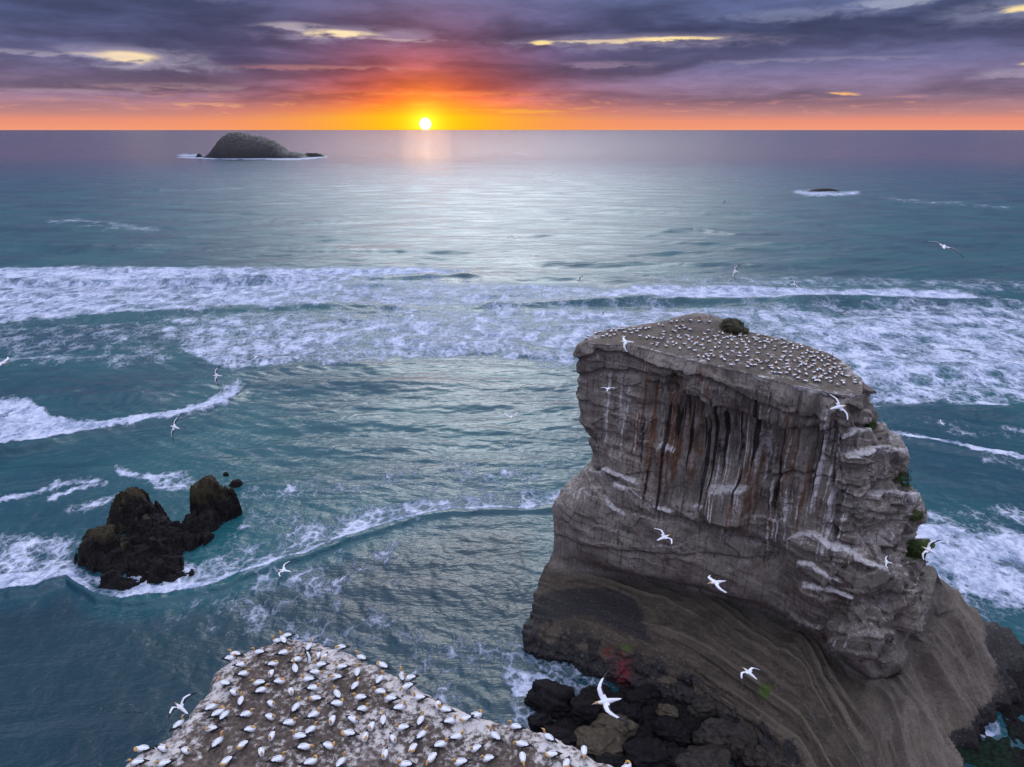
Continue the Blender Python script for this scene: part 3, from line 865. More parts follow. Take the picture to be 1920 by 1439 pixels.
def build_stack():
    G = stack_controls()
    nl, nm = G.shape[:2]
    dens = [150, 150, 150, 130, 130, 90, 130, 60, 40, 40, 60]
    s = np.concatenate([i + np.arange(d) / d for i, d in enumerate(dens)])
    rows = [60, 90, 95, 90, 90, 40, 80, 80, 30]
    t = np.concatenate([i + np.arange(d) / d for i, d in enumerate(rows)] + [[nl - 1.0]])
    B = catmull(G, t, 0, False)
    B = catmull(B, s, 1, True)
    T = np.broadcast_to(t[:, None], B.shape[:2])
    def normals(Q):
        ds = np.roll(Q, -1, 1) - np.roll(Q, 1, 1)
        dt = np.gradient(Q, axis=0)
        n = np.cross(ds, dt)
        n /= np.linalg.norm(n, axis=-1, keepdims=True) + 1e-9
        return n
    N = normals(B)
    cen = np.array([34, 104, 0])
    if np.mean(np.sum(N[100] * (B[100] - cen) * np.array([1, 1, 0]), -1)) < 0:
        N = -N
    x, y, z = B[..., 0], B[..., 1], B[..., 2]
    u, v = chart(B)
    front = np.broadcast_to(((s < 7.6) | (s > 10.7))[None, :], x.shape)
    w = x * 0.81 - y * 0.58                        # along the face
    upper = sst(T, 5.2, 4.4)
    apron = sst(T, 5.6, 6.4)
    wu = u + 14 * fbm(x / 4, y / 4, z / 4, 3)
    wv = v + 12 * fbm(x / 5 + 9, y / 5, z / 5, 3)
    d = 1.0 * fbm(x / 11, y / 11, z / 11, 4) * (0.4 + 0.6 * upper)
    fl = win(u, 1215, 1575, 30) * win(v, 700, 960, 50)
    flute = ridged(w / 2.1 + 0.5 * fbm(x / 5, y / 5, z / 5, 2), z / 34, 0 * x + 2, 3, 0.5)
    flute2 = ridged(w / 0.8, z / 18, 0 * x + 6, 2)
    d += upper * (0.22 + 1.35 * fl) * (flute - 0.5) + upper * (0.06 + 0.42 * fl) * (flute2 - 0.5)
    # bedding: beds dip gently, hard beds stand out
    zb = z + 0.10 * w + 1.2 * fbm(x / 14, y / 14, z / 14, 3)
    bed = fbm(0 * x + 3, zb / 1.6, 0 * x, 3, 0.6)
    blk = fbm(w / 6, zb / 3.5, 0 * x + 5, 2)
    d += upper * (1 - 0.6 * fl) * (0.30 * np.tanh(4 * bed) * sst(blk, -.3, .3) + 0.25 * np.tanh(5 * blk))
    rightside = win(u, 1555, 1790, 26) * sst(T, 6.2, 5.2)
    Bw = B + 0.9 * np.stack([fbm(x / 3, y / 3, z / 3, 2), fbm(x / 3 + 5, y / 3, z / 3, 2), fbm(x / 3, y / 3 + 8, z / 3, 2)], -1)
    cv, ct = cells(Bw, (5.0, 5.0, 4.2), 3)
    cv2, ct2 = cells(Bw, (2.1, 2.1, 1.5), 11)
    d += rightside * (1.35 * cv + 1.5 * ct) + (0.05 + 0.55 * rightside) * upper * (0.7 * cv2 + 0.9 * ct2)
    cv3, ct3 = cells(Bw * np.array([1, 1, 1]), (7.0, 7.0, 3.2), 29)
    d += upper * (1 - rightside) * (1 - 0.75 * fl) * (0.27 * cv3 + 0.4 * ct3)
    d += 0.20 * fbm(x / 2.2, y / 2.2, z / 2.2, 4) + 0.10 * fbm(x / 0.7, y / 0.7, z / 0.7, 3)
    fm = front.astype(float)
    guano = np.zeros_like(x)
    for pts, amp, L in LEDGES:
        vl = pl(pts, wu)
        wn = win(wu, pts[0][0], pts[-1][0], 7)
        below = wv - vl
        d += fm * amp * wn * sst(below, -2.5, 2.0) * np.exp(-np.maximum(below, 0) / L)
        k = 0.72 if pts[0][0] not in (1480, 1395, 1060, 1590, 1560) else 0.35
        guano = np.maximum(guano, fm * k * wn * np.exp(-(np.maximum(-below, below * 0.5) / 4.5) ** 2))
        dr = pnoise(w / 0.55, z / 14, 0 * x + amp)
        guano = np.maximum(guano, fm * 0.72 * wn * sst(below, -2, 2) * np.exp(-np.maximum(below, 0) / (L * 1.2)) * sst(dr, 0.02, 0.35))
    for pts, amp, L in BEDS:
        vl = pl(pts, wu * .6 + u * .4)
        wn = win(u, pts[0][0], pts[-1][0], 12)
        ab = vl - wv
        d += fm * amp * wn * (sst(ab, -2, 2) * np.exp(-np.maximum(ab, 0) / (L * 4)) - 0.8 * np.exp(-((ab + L * .5) / (L * .6)) ** 2))
    for a, b, su, sv, amp in LUMPS:
        q = ((wu - a) / su) ** 2 + ((wv - b) / sv) ** 2
        d += fm * amp * sst(-q, -1.9, -0.35)
    scal = wv - pl([(1180, 712), (1240, 716), (1290, 738), (1400, 778), (1480, 797), (1570, 805)], wu) - 10 * pnoise(w / 0.9, 0 * x, 0 * x + 4)
    d -= fm * 1.15 * sst(scal, -3, 10) * np.exp(-np.maximum(scal, 0) / 170) * win(u, 1215, 1560, 22)
    # folds of the apron: smooth water-cut bands running with the slope
    along = (u - 1650) * 0.62 + (v - 1100) * 0.78
    acr = (u - 1650) * 0.80 - (v - 1100) * 0.60 + 0.0011 * (along - 120) ** 2
    fold = ridged(acr / 40 + 0.35 * fbm(x / 9, y / 9, z / 9, 2), along / 420, 0 * x + 1, 2, 0.55)
    strip = fbm(acr / 13, along / 260, 0 * x + 5, 3, 0.6)
    rf = sst(u, 1580, 1700) * apron
    d += rf * (4.2 * fold ** 2 - 1.4) + rf * 0.35 * np.tanh(3 * strip)
    zc = z + 0.5 * x * 0.35
    fe = v - pl([(985, 1195), (1080, 1222), (1200, 1262), (1300, 1300), (1500, 1440), (1620, 1640)], u)
    ledg = fbm(fe / 30 + 0.35 * fbm(x / 6, y / 6, z / 6, 2), u / 700, 0 * x + 4, 3, 0.6)
    d += apron * (1 - rf) * (0.55 * np.tanh(3.5 * ledg) + 0.5 * fbm(x / 6, y / 6, z / 6, 3))
    d += apron * (1 - rf) * sst(fe, -75, -5) * (0.35 * cv2 + 0.5 * ct2 + 0.35 * cv)
    # lower, sea-worn foot: rougher
    foot = sst(z, 4.0, 1.5)
    d += foot * 0.8 * (ridged(x / 2.5, y / 2.5, z / 2.5, 3) - .5)
    rimk = sst(T, 0.0, 0.55)
    d = np.clip(d, -2.6, 2.4)
    Q = B + N * (d * rimk + 0.45 * (1 - rimk) * fbm(x / 2.5, y / 2.5, 0 * x + 3, 4))[..., None]
    # rim notches
    # ---------- plateau: rings from the rim inwards
    c = np.array([36.0, 104.0])
    nr = 150
    rr = np.linspace(1, 0.0, nr + 1)[1:]
    rim = Q[0]
    cap = np.zeros((nr, Q.shape[1], 3))
    for i, r in enumerate(rr):
        xy = rim[:, :2] * r + c * (1 - r)
        kk = sst(np.array(r), 1.0, 0.90)
        zt = stack_top(xy[:, 0], xy[:, 1]) + 0.10 * fbm(xy[:, 0] / 0.8, xy[:, 1] / 0.8, 0 * xy[:, 0], 3)
        cap[i, :, :2] = xy
        cap[i, :, 2] = rim[:, 2] * (1 - kk) + zt * kk
    full = np.concatenate([cap[::-1], Q], 0)
    NF = normals(Q)
    if np.mean(np.sum(NF[100] * (Q[100] - cen) * np.array([1, 1, 0]), -1)) < 0:
        NF = -NF
    # ---------- what lies on the rock, plus shade painted through the wet mask
    sn = fbm(w / 0.75, z / 22, 0 * x + 1.0, 3, 0.6)
    sn4 = fbm(w / 0.34, z / 18, 0 * x + 21.0, 2, 0.6)
    sn2 = fbm(w / 1.7, z / 22, 0 * x + 7.0, 3, 0.6)
    sn3 = fbm(w / 1.1, z / 24, 0 * x + 13.0, 3, 0.6)
    guano = np.maximum(guano, upper * sst(NF[..., 2], 0.5, 0.85) * 0.42 * sst(T, 0.6, 1.0))
    st = upper * fm * (win(u, 1290, 1580, 40) * win(v, 765, 1010, 40) * 0.95 + win(u, 1130, 1200, 25) * win(v, 690, 860, 40) * 0.85 + win(u, 1440, 1580, 25) * win(v, 800, 1020, 40) * .8)
    guano = np.maximum(guano, np.minimum(1, st * 1.2) * np.maximum(sst(sn, 0.06, 0.26), 0.75 * sst(sn4, 0.08, 0.24)) * (0.25 + 0.9 * sst(fbm(w / 3.2, z / 16, 0 * x + 31, 3), -0.12, 0.16)))
    broad = fbm(w / 1.5, z / 30, 0 * x + 41.0, 3, 0.55)
    guano = np.maximum(guano, upper * fm * 0.88 * sst(broad, 0.0, 0.18) * np.maximum(win(u, 1410, 1585, 22) * win(v, 805, 1040, 40), 0.8 * win(u, 1130, 1185, 14) * win(v, 690, 850, 30)))
    guano = np.maximum(guano, win(v - pl(BEDS[0][0], u), 6, 34, 5) * win(u, 1300, 1480, 20) * 0.5 * sst(pnoise(w / .5, z / 3, 0 * x), -.1, .25) * fm)
    rim_g = sst(T, 0.45, 0.0) * (0.35 + 0.6 * fbm(x / 2, y / 2, z, 3)) + sst(T, .35, 0) * win(u, 1490, 1600, 20) * .6
    guano = np.maximum(guano, rim_g)
    rust = upper * fm * (win(u, 1190, 1330, 35) * win(v, 700, 900, 40) * 1.1 + win(u, 1330, 1560, 30) * win(v, 770, 980, 45) * 0.75 + 0.25) * sst(sn2, -0.08, 0.14)
    dark = upper * fm * win(u, 1200, 1560, 40) * win(v, 740, 960, 50) * sst(sn3, 0.06, 0.20) * 0.95
    alcove_shade = 0 * x  # shade of the alcoves, painted in as dark patches
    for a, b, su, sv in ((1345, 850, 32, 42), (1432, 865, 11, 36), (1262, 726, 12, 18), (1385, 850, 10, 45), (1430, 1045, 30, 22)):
        alcove_shade = np.maximum(alcove_shade, 0.55 * np.exp(-(((wu - a) / su) ** 2 + ((wv - b) / sv) ** 2)))
    wet = np.maximum(dark, alcove_shade * fm)
    mtop = pl([(985, 1135), (1020, 1112), (1070, 1098), (1140, 1098), (1185, 1112), (1215, 1140), (1238, 1180), (1246, 1215)], wu)
    mbot = pl([(985, 1185), (1100, 1160), (1180, 1200), (1246, 1225)], wu)
    musl = apron * 0.64 * sst(wv - mtop, -6, 10) * sst(mbot - wv, -14, 20) * (1 - sst(wu + 22 * fbm(x / 2, y / 2, z / 2, 3), 1195, 1250))
    musl = np.maximum(musl, sst(z, 3.2, 1.2) * 0.9)
    edge = wv - pl([(985, 1195), (1080, 1222), (1200, 1262), (1300, 1300), (1500, 1440), (1620, 1640)], wu)
    musl = np.maximum(musl, apron * 0.74 * np.exp(-((edge + 10) / 46) ** 2) * sst(fbm(w / 3, z / 2, 0 * x, 3), -.35, .15))
    wet = np.maximum(wet, musl)
    brown = np.maximum(apron * (1 - 0.35 * rf), 0.25 * sst(v, 980, 1060) * fm)
    brown = np.maximum(brown, 0.7 * sst(T, 4.6, 5.4) * sst(u, 1600, 1680))
    moss = fm * np.maximum.reduce([np.exp(-(((wu - a) / su) ** 2 + ((wv - b) / sv) ** 2)) * k for a, b, su, sv, k in
            ((1682, 895, 20, 26, .9), (1712, 962, 16, 9, .8), (1716, 1030, 20, 26, .9), (1630, 800, 10, 12, .7), (1435, 1295, 16, 18, .85), (1175, 1215, 30, 16, .62), (1340, 1240, 12, 8, .5),
             (1500, 1345, 20, 10, .5), (1795, 1255, 12, 5, .55), (1050, 1160, 40, 20, .40), (1305, 1225, 14, 8, .5))])
    red = fm * apron * np.maximum(np.exp(-(((wu - 1168) / 16) ** 2 + ((wv - 1258) / 30) ** 2)), 0.7 * np.exp(-(((wu - 1138) / 9) ** 2 + ((wv - 1222) / 14) ** 2)))
    def ext(a, capv):
        return np.concatenate([np.broadcast_to(capv, cap.shape[:2]), a], 0)
    cx, cy = cap[::-1][..., 0], cap[::-1][..., 1]
    cg = 0.20 + 0.85 * fbm(cx / 3.0, cy / 3.0, 0 * cx + 2, 4) + 0.25 * sst(np.linspace(0, 1, nr), .85, 1)[:, None]
    hump = np.exp(-(((cx - 33) / 6) ** 2 + ((cy - 117.5) / 3) ** 2))
    wet = np.maximum(wet, rf * 0.62 * sst(u + 20 * fbm(x / 3, y / 3, z / 3, 3), 1815, 1870))
    wet = np.maximum(wet, rf * 0.40 * sst(fold, 0.34, 0.16))  # shade painted into the fold grooves so the folds stand out
    wet = np.maximum(wet, apron * (1 - rf) * 0.44 * sst(ledg, -0.1, -0.3))  # darker in the hollows between the ledges
    band = apron * np.maximum((1 - rf) * 0.75 * sst(ledg, 0.02, 0.22) * sst(fe, 0, -25), rf * (0.35 + 0.65 * sst(strip, -0.05, 0.2)))
    at = {'band': ext(band, 0.0), 'guano': ext(guano, cg), 'rust': ext(rust, 0.12), 'wet': ext(wet, 0.0), 'moss': ext(moss, 0.0), 'brown': ext(brown, np.clip(0.75 - 0.5 * hump, 0, 1)), 'red': ext(red, 0.0)}
    o = grid_mesh("sea_stack", full, M_STACK, wrap=True, flip=True, attrs=at)
    tag(o, 'tall flat-topped streaked sandstone stack crowded with gannets rising from the surf', 'sea stack')
    return o


STACK = build_stack()


# ------------------------------------------------------------------ the headland ledge below the camera
HEAD_Z = 58.5
RIM = [(60, 1520), (150, 1480), (215, 1440), (255, 1412), (300, 1388), (340, 1345), (368, 1310), (392, 1288), (398, 1252), (440, 1222), (500, 1200), (540, 1191), (600, 1198),
       (650, 1214), (700, 1238), (760, 1270), (805, 1300), (850, 1322), (900, 1338), (1000, 1364), (1060, 1393), (1120, 1418), (1200, 1452), (1300, 1500)]


def head_z(x, y):
    return HEAD_Z + 0.45 * fbm(x / 4.5, y / 4.5, 0 * x + 2.2, 3) - 0.02 * (y - 24)


def poly_sd(x, y, poly):
    """signed distance, positive inside"""
    d = np.full(x.shape, 1e9, np.float32)
    ins = np.zeros(x.shape, bool)
    n = len(poly)
    for i in range(n):
        ax, ay = poly[i]
        bx, by = poly[(i + 1) % n]
        ex, ey = bx - ax, by - ay
        t = np.clip(((x - ax) * ex + (y - ay) * ey) / (ex * ex + ey * ey + 1e-9), 0, 1)
        d = np.minimum(d, np.hypot(x - ax - t * ex, y - ay - t * ey))
        if abs(ey) > 1e-9:
            c = ((ay > y) != (by > y)) & (x < (bx - ax) * (y - ay) / ey + ax)
            ins ^= c
    return np.where(ins, d, -d)


def build_headland(nests):
    rim = [tuple(p[:2]) for p in on_z([a for a, _ in RIM], [b for _, b in RIM], HEAD_Z)]
    poly = rim + [(14, 2), (14, -8), (-24, -8), (-24, 8)]
    xs = np.arange(-26, 17, 0.075)
    ys = np.concatenate([np.arange(-12, 18, 0.3), np.arange(18, 34, 0.06)])
    X, Y = np.meshgrid(xs, ys)
    X, Y = X.astype(np.float32), Y.astype(np.float32)
    sd0 = poly_sd(X, Y, poly)
    sd = sd0 + 0.45 * fbm(X / 1.6, Y / 1.6, 0 * X + 6, 4) + 0.12 * fbm(X / 0.35, Y / 0.35, 0 * X + 6, 2)
    top = head_z(X, Y) + 0.06 * fbm(X / 0.5, Y / 0.5, 0 * X, 4) + 0.03 * ridged(X / 0.22, Y / 0.22, 0 * X, 2)
    # rim: bare rock shoulder, then the cliff
    top = top + sst(sd, 1.6, 0.0) * 0.22 * (ridged(X / 0.9 + 0.7 * Y, Y / 1.5, 0 * X + 3, 3) - 0.5) - 0.30 * np.exp(-np.maximum(sd, 0) / 0.45)
    drop = np.maximum(-sd, 0)
    Z = top - 3.0 * drop - 14 * np.maximum(drop - 0.35, 0) ** 1.25
    Z = np.maximum(Z, -4 + 0 * Z)
    ring = np.zeros_like(X)
    for (nx, ny) in nests:
        i0, i1 = np.searchsorted(ys, (ny - 1.1, ny + 1.1))
        j0, j1 = np.searchsorted(xs, (nx - 1.1, nx + 1.1))
        if i1 <= i0 or j1 <= j0:
            continue
        sl = (slice(i0, i1), slice(j0, j1))
        r = np.hypot(X[sl] - nx, Y[sl] - ny)
        k = rng.uniform(0.3, 1.0)
        Z[sl] += 0.09 * np.exp(-(r / 0.30) ** 2)
        an = np.arctan2(Y[sl] - ny, X[sl] - nx)
        ray_ = 0.5 + 0.5 * np.sin(an * rng.integers(4, 8) + rng.uniform(0, 6))
        ring[sl] = np.maximum(ring[sl], k * np.exp(-((r - 0.38 - 0.25 * ray_) / 0.22) ** 2) * (0.35 + 0.65 * ray_))
    big = fbm(X / 2.6, Y / 2.6, 0 * X + 1.5, 4)
    guano = 0.20 + 0.58 * big + 0.50 * ring + 0.34 * sst(sd, 2.2, 0.2)
    # white crust gathers on the shoulder at the tip and down the west side
    bare = np.clip(sst(sd, 1.5, 0.1) + 0.9 * sst(big, 0.12, 0.3), 0, 1)
    o = grid_mesh("headland", np.stack([X, Y, Z], -1), M_HEAD, attrs={'guano': guano, 'bare': bare})
    tag(o, 'brown guano-splashed headland ledge full of nesting gannets', 'headland', kind='structure')
    return o


# ------------------------------------------------------------------ gannets
class Mesh:
    def __init__(self):
        self.v, self.f, self.m = [], [], []

    def loft(self, path, rw, rh, mats, seg=12, shade=None):
        """tube of elliptical rings along a path; mats gives the material of each span"""
        path = np.array(path, float)
        n = len(path)
        tan = np.gradient(path, axis=0)
        base = len(self.v)
        side0 = None
        for i in range(n):
            t = tan[i] / (np.linalg.norm(tan[i]) + 1e-9)
            s = np.cross((0, 0, 1), t)
            if np.linalg.norm(s) < 0.25:
                s = side0 if side0 is not None else np.array((0, 1.0, 0))
            s = s / np.linalg.norm(s)
            if side0 is not None and np.dot(s, side0) < 0:
                s = -s
            side0 = s
            up = np.cross(t, s)
            for k in range(seg):
                a = 2 * math.pi * k / seg
                self.v.append(tuple(path[i] + s * math.cos(a) * rw[i] + up * math.sin(a) * rh[i]))
        for i in range(n - 1):
            for k in range(seg):
                k2 = (k + 1) % seg
                self.f.append((base + i * seg + k, base + i * seg + k2, base + (i + 1) * seg + k2, base + (i + 1) * seg + k))
                self.m.append(shade(i, k) if shade else mats[i])
        self.f.append(tuple(base + k for k in range(seg))[::-1]); self.m.append(mats[0])
        self.f.append(tuple(base + (n - 1) * seg + k for k in range(seg))); self.m.append(mats[-1])

    def data(self, name, mats):
        me = bpy.data.meshes.new(name)
        me.from_pydata(self.v, [], self.f)
        for m in mats:
            me.materials.append(m)
        me.polygons.foreach_set('material_index', self.m)
        me.polygons.foreach_set('use_smooth', [True] * len(self.f))
        me.update()
        return me


W, G_, K, B_ = 0, 1, 2, 3
BIRD_MATS = [M_WHITE, M_GOLD, M_BLACK, M_BILL]


def dense(pts, r1, r2, mats, sub=3):
    """smooth a short list of rings with Catmull-Rom"""
    A = np.array([list(p) + [a, b] for p, a, b in zip(pts, r1, r2)], float)
    n = len(A)
    t = np.linspace(0, n - 1, (n - 1) * sub + 1)
    Q = catmull(A, np.minimum(t, n - 1.0001), 0, False)
    mm = [mats[min(int(q), n - 2)] for q in t]
    return Q[:, :3], np.maximum(Q[:, 3], 0.003), np.maximum(Q[:, 4], 0.003), mm


def wing_panels(me, side, inner, outer, sweep=0.0, root=(0.06, 0.07, 0.19), scale=1.0):
    """an open wing: shoulder, wrist, tip; dihedral angles of arm and hand in radians"""
    ys = [0.0, 0.16, 0.36, 0.50, 0.66, 0.82, 0.93]
    xs = [0.0, 0.05, 0.07, 0.03 - sweep * .2, -0.05 - sweep * .5, -0.16 - sweep * .8, -0.27 - sweep]
    ch = [0.115, 0.112, 0.100, 0.088, 0.070, 0.045, 0.012]
    th = [0.030, 0.022, 0.016, 0.012, 0.009, 0.006, 0.004]
    base = len(me.v)
    seg = 10
    p = np.array([root[0], root[1] * side, root[2]], float)
    prev = 0.0
    for i in range(7):
        dy = (ys[i] - prev) * scale
        prev = ys[i]
        a = inner if ys[i] <= 0.40 else outer
        p = p + np.array([0, side * math.cos(a) * dy, math.sin(a) * dy])
        a2 = inner if ys[i] <= 0.30 else (outer if ys[i] > 0.5 else (inner + outer) / 2)
        nrm = np.array([0, -side * math.sin(a2), math.cos(a2)])
        for k in range(seg):
            q = 2 * math.pi * k / seg
            camber = 0.02 * (1 - math.cos(q) ** 2)
            me.v.append(tuple(p + np.array([xs[i] * scale + ch[i] * math.cos(q), 0, 0]) + nrm * (th[i] * math.sin(q) + camber)))
    for i in range(6):
        for k in range(seg):
            k2 = (k + 1) % seg
            f = (base + i * seg + k, base + i * seg + k2, base + (i + 1) * seg + k2, base + (i + 1) * seg + k)
            me.f.append(f if side < 0 else f[::-1])
            trailing = 3 <= k <= 7
            me.m.append(K if (trailing and i >= 1) or i >= 4 else W)
    me.f.append(tuple(base + 6 * seg + k for k in range(seg))); me.m.append(K)
    me.f.append(tuple(base + k for k in range(seg))); me.m.append(W)


def sitting_gannet(pose):
    me = Mesh()
    body = [((-.50, 0, .120), .020, .006), ((-.38, 0, .14), .052, .020), ((-.27, 0, .155), .072, .050), ((-.14, 0, .165), .098, .090),
            ((0, 0, .165), .114, .114), ((.12, 0, .178), .106, .114)]
    lift = 0.0
    if pose == 'sit':
        neck = [((.19, 0, .23), .080, .090), ((.218, 0, .30), .054, .058), ((.216, 0, .365), .045, .047), ((.236, 0, .412), .046, .047), ((.285, 0, .425), .040, .038),
                ((.325, 0, .418), .022, .020), ((.42, 0, .400), .003, .004)]
    elif pose == 'alert':
        neck = [((.185, 0, .235), .082, .090), ((.215, 0, .32), .054, .056), ((.215, 0, .41), .044, .046), ((.225, 0, .48), .044, .045), ((.275, 0, .505), .040, .038),
                ((.315, 0, .505), .022, .020), ((.41, 0, .505), .003, .004)]
        lift = 0.05
    elif pose == 'preen':
        neck = [((.195, 0, .23), .084, .090), ((.235, .03, .29), .056, .058), ((.235, .09, .32), .047, .048), ((.20, .15, .315), .047, .046), ((.15, .165, .285), .040, .038),
                ((.11, .165, .262), .022, .020), ((.03, .15, .225), .003, .004)]
    elif pose == 'bow':
        neck = [((.20, 0, .215), .086, .090), ((.265, 0, .255), .058, .060), ((.315, 0, .255), .048, .049), ((.355, .01, .225), .046, .046), ((.375, .02, .18), .040, .038),
                ((.38, .02, .14), .022, .020), ((.385, .02, .05), .003, .004)]
    else:                                         # asleep, bill under the back feathers
        neck = [((.185, 0, .225), .090, .092), ((.20, .01, .275), .070, .062), ((.165, .035, .305), .056, .046), ((.11, .05, .305), .050, .040), ((.06, .055, .295), .036, .028),
                ((.02, .055, .285), .018, .014), ((-.03, .05, .27), .003, .004)]
    rows = body + neck
    mats = [K, K, W, W, W, W, W, G_, G_, G_, G_, B_]
    nh = [1.0] * 7 + [1.0, 1.05, 1.1, 1.1, 1.1, 1.0]
    pts, a, b, mm = dense([r[0] for r in rows], [r[1] * q for r, q in zip(rows, nh)], [r[2] * q for r, q in zip(rows, nh)], mats)
    me.loft(pts, a, b, mm)
    for s in (-1, 1):
        w = [((.15, s * .078, .215), .020, .050), ((.03, s * .108, .20), .026, .086), ((-.12, s * .102, .185), .024, .082), ((-.28, s * .062, .165), .018, .052), ((-.47, s * .012, .145), .006, .012)]
        pts, a, b, mm = dense([r[0] for r in w], [r[1] for r in w], [r[2] for r in w], [W] * 5)
        n = len(pts)
        me.loft(pts, a, b, mm, seg=10, shade=lambda i, k, n=n: K if (i > n * 0.54 or (k in (5, 6, 7, 8, 9) and i > n * 0.20) or (k in (0, 4) and i > n * 0.36)) else W)
    if pose == 'flap':
        pass
    if lift:
        me.v = [(x, y, z + lift * (1 if z > .02 else 1)) for x, y, z in me.v]
        for s in (-1, 1):                          # legs show when it stands
            me.loft([(-.02, s * .05, .12), (-.01, s * .05, .05), (0, s * .05, 0.0)], [.022, .014, .014], [.022, .014, .014], [K, K, K], seg=6)
            me.loft([(-.03, s * .05, .008), (.09, s * .055, .006)], [.012, .045], [.008, .005], [K, K], seg=6)
    return me.data("gannet_" + pose, BIRD_MATS)


def flying_gannet(inner, outer, sweep, feet=False):
    me = Mesh()
    rows = [((-.50, 0, .165), .010, .005), ((-.40, 0, .17), .045, .014), ((-.30, 0, .175), .055, .035), ((-.15, 0, .175), .080, .072), ((0, 0, .175), .092, .088), ((.13, 0, .18), .082, .080),
            ((.24, 0, .195), .054, .056), ((.31, 0, .205), .044, .045), ((.37, 0, .208), .043, .043), ((.415, 0, .205), .030, .028), ((.44, 0, .20), .018, .016), ((.53, 0, .185), .003, .004)]
    pts, a, b, mm = dense([r[0] for r in rows], [r[1] for r in rows], [r[2] for r in rows], [W, W, W, W, W, W, W, G_, G_, G_, B_, B_])
    me.loft(pts, a, b, mm)
    for s in (-1, 1):
        wing_panels(me, s, inner[0 if s > 0 else 1] if isinstance(inner, tuple) else inner, outer[0 if s > 0 else 1] if isinstance(outer, tuple) else outer, sweep)
    return me.data("gannet_flying", BIRD_MATS)


POSE = {p: sitting_gannet(q) for p, q in (('s', 'sit'), ('n', 'alert'), ('p', 'preen'), ('b', 'bow'), ('t', 'sleep'))}

# u, v, heading in degrees (0 = to the right, 90 = out to sea), pose  -- surveyed from the photograph
z1 = lambda a, b: (200 + a / 4.978, 1150 + b / 4.978)
z2 = lambda a, b: (480 + a / 4.978, 1150 + b / 4.978)
z3 = lambda a, b: (780 + a / 4.8, 1200 + b / 4.8)
LEDGE_BIRDS = [(*z1(a, b), h, p) for a, b, h, p in [
    (1205, 385, 180, 's'), (1160, 430, 0, 's'), (1425, 380, 180, 'n'), (1260, 490, 5, 's'), (1285, 575, 10, 's'), (1537, 575, 270, 's'), (1105, 670, 180, 'n'), (1195, 750, 330, 's'), (1425, 662, 185, 's'),
    (1450, 730, 20, 's'), (1258, 825, 95, 's'), (985, 890, 20, 's'), (1045, 945, 25, 'p'), (1110, 970, 65, 'n'), (1310, 955, 20, 's'), (1540, 855, 330, 's'), (680, 1010, 60, 'n'), (978, 1090, 200, 't'),
    (1345, 1095, 10, 't'), (1530, 980, 340, 's'), (1045, 1225, 70, 'n'), (1545, 1160, 270, 's'), (1270, 1245, 240, 'p'), (1450, 1310, 300, 's'), (340, 1250, 180, 'p'), (535, 1275, 340, 's'),
    (745, 1295, 340, 's'), (290, 1405, 200, 's'), (540, 1415, 200, 's'), (1120, 1400, 250, 'p')]]
LEDGE_BIRDS += [(*z2(a, b), h, p) for a, b, h, p in [
    (208, 125, 180, 'n'), (290, 180, 200, 'n'), (258, 265, 130, 'n'), (265, 378, 5, 's'), (500, 330, 80, 'n'), (790, 300, 200, 't'), (385, 445, 20, 's'), (165, 482, 10, 't'), (370, 535, 110, 'n'),
    (490, 628, 180, 's'), (225, 648, 350, 't'), (580, 415, 270, 'n'), (640, 420, 265, 't'), (555, 560, 0, 'b'), (605, 500, 200, 'n'), (800, 510, 180, 's'), (745, 610, 180, 't'), (985, 415, 150, 'n'),
    (950, 565, 100, 'n'), (930, 685, 70, 's'), (1185, 478, 150, 'p'), (1365, 605, 100, 'n'), (1438, 578, 200, 'n'), (1160, 628, 70, 's'), (1415, 695, 205, 'b'), (1160, 742, 170, 's'), (1255, 815, 190, 'n'),
    (1345, 900, 10, 'n'), (1525, 805, 180, 'n'), (540, 710, 0, 's'), (332, 742, 290, 's'), (558, 805, 190, 'p'), (760, 765, 120, 's'), (760, 855, 0, 'p'), (975, 798, 175, 's'), (382, 895, 70, 'n'),
    (1000, 910, 10, 'n'), (545, 960, 15, 's'), (714, 1015, 270, 's'), (910, 1005, 330, 's'), (1190, 1005, 90, 's'), (1080, 1070, 270, 's'), (1370, 1080, 200, 's'), (1540, 1010, 75, 's'),
    (318, 1035, 10, 's'), (518, 1100, 45, 's'), (410, 1170, 180, 'n'), (865, 1135, 180, 'p'), (1022, 1170, 270, 't'), (1285, 1185, 300, 's'), (1550, 1145, 45, 's'), (455, 1262, 10, 'b'), (680, 1250, 340, 'p'),
    (1465, 1275, 240, 'p'), (1205, 1335, 270, 's'), (215, 1385, 10, 'n'), (515, 1402, 20, 'p'), (800, 1410, 60, 'n'), (1395, 1425, 180, 's')]]
LEDGE_BIRDS += [(*z3(a, b), h, p) for a, b, h, p in [
    (265, 640, 170, 's'), (200, 600, 270, 't'), (445, 720, 210, 'p'), (540, 690, 0, 'p'), (310, 750, 5, 'n'), (370, 885, 10, 's'), (225, 955, 10, 's'), (895, 800, 165, 'n'), (710, 885, 140, 'n'), (540, 988, 210, 's'),
    (955, 950, 180, 'b'), (1190, 895, 155, 'n'), (1215, 1045, 200, 'p'), (960, 1075, 270, 'b'), (1510, 1015, 270, 'b'), (648, 1080, 195, 's'), (400, 1115, 190, 's'), (145, 1075, 245, 'b'), (1350, 1130, 250, 'p'), (1885, 1128, 20, 'p')]]

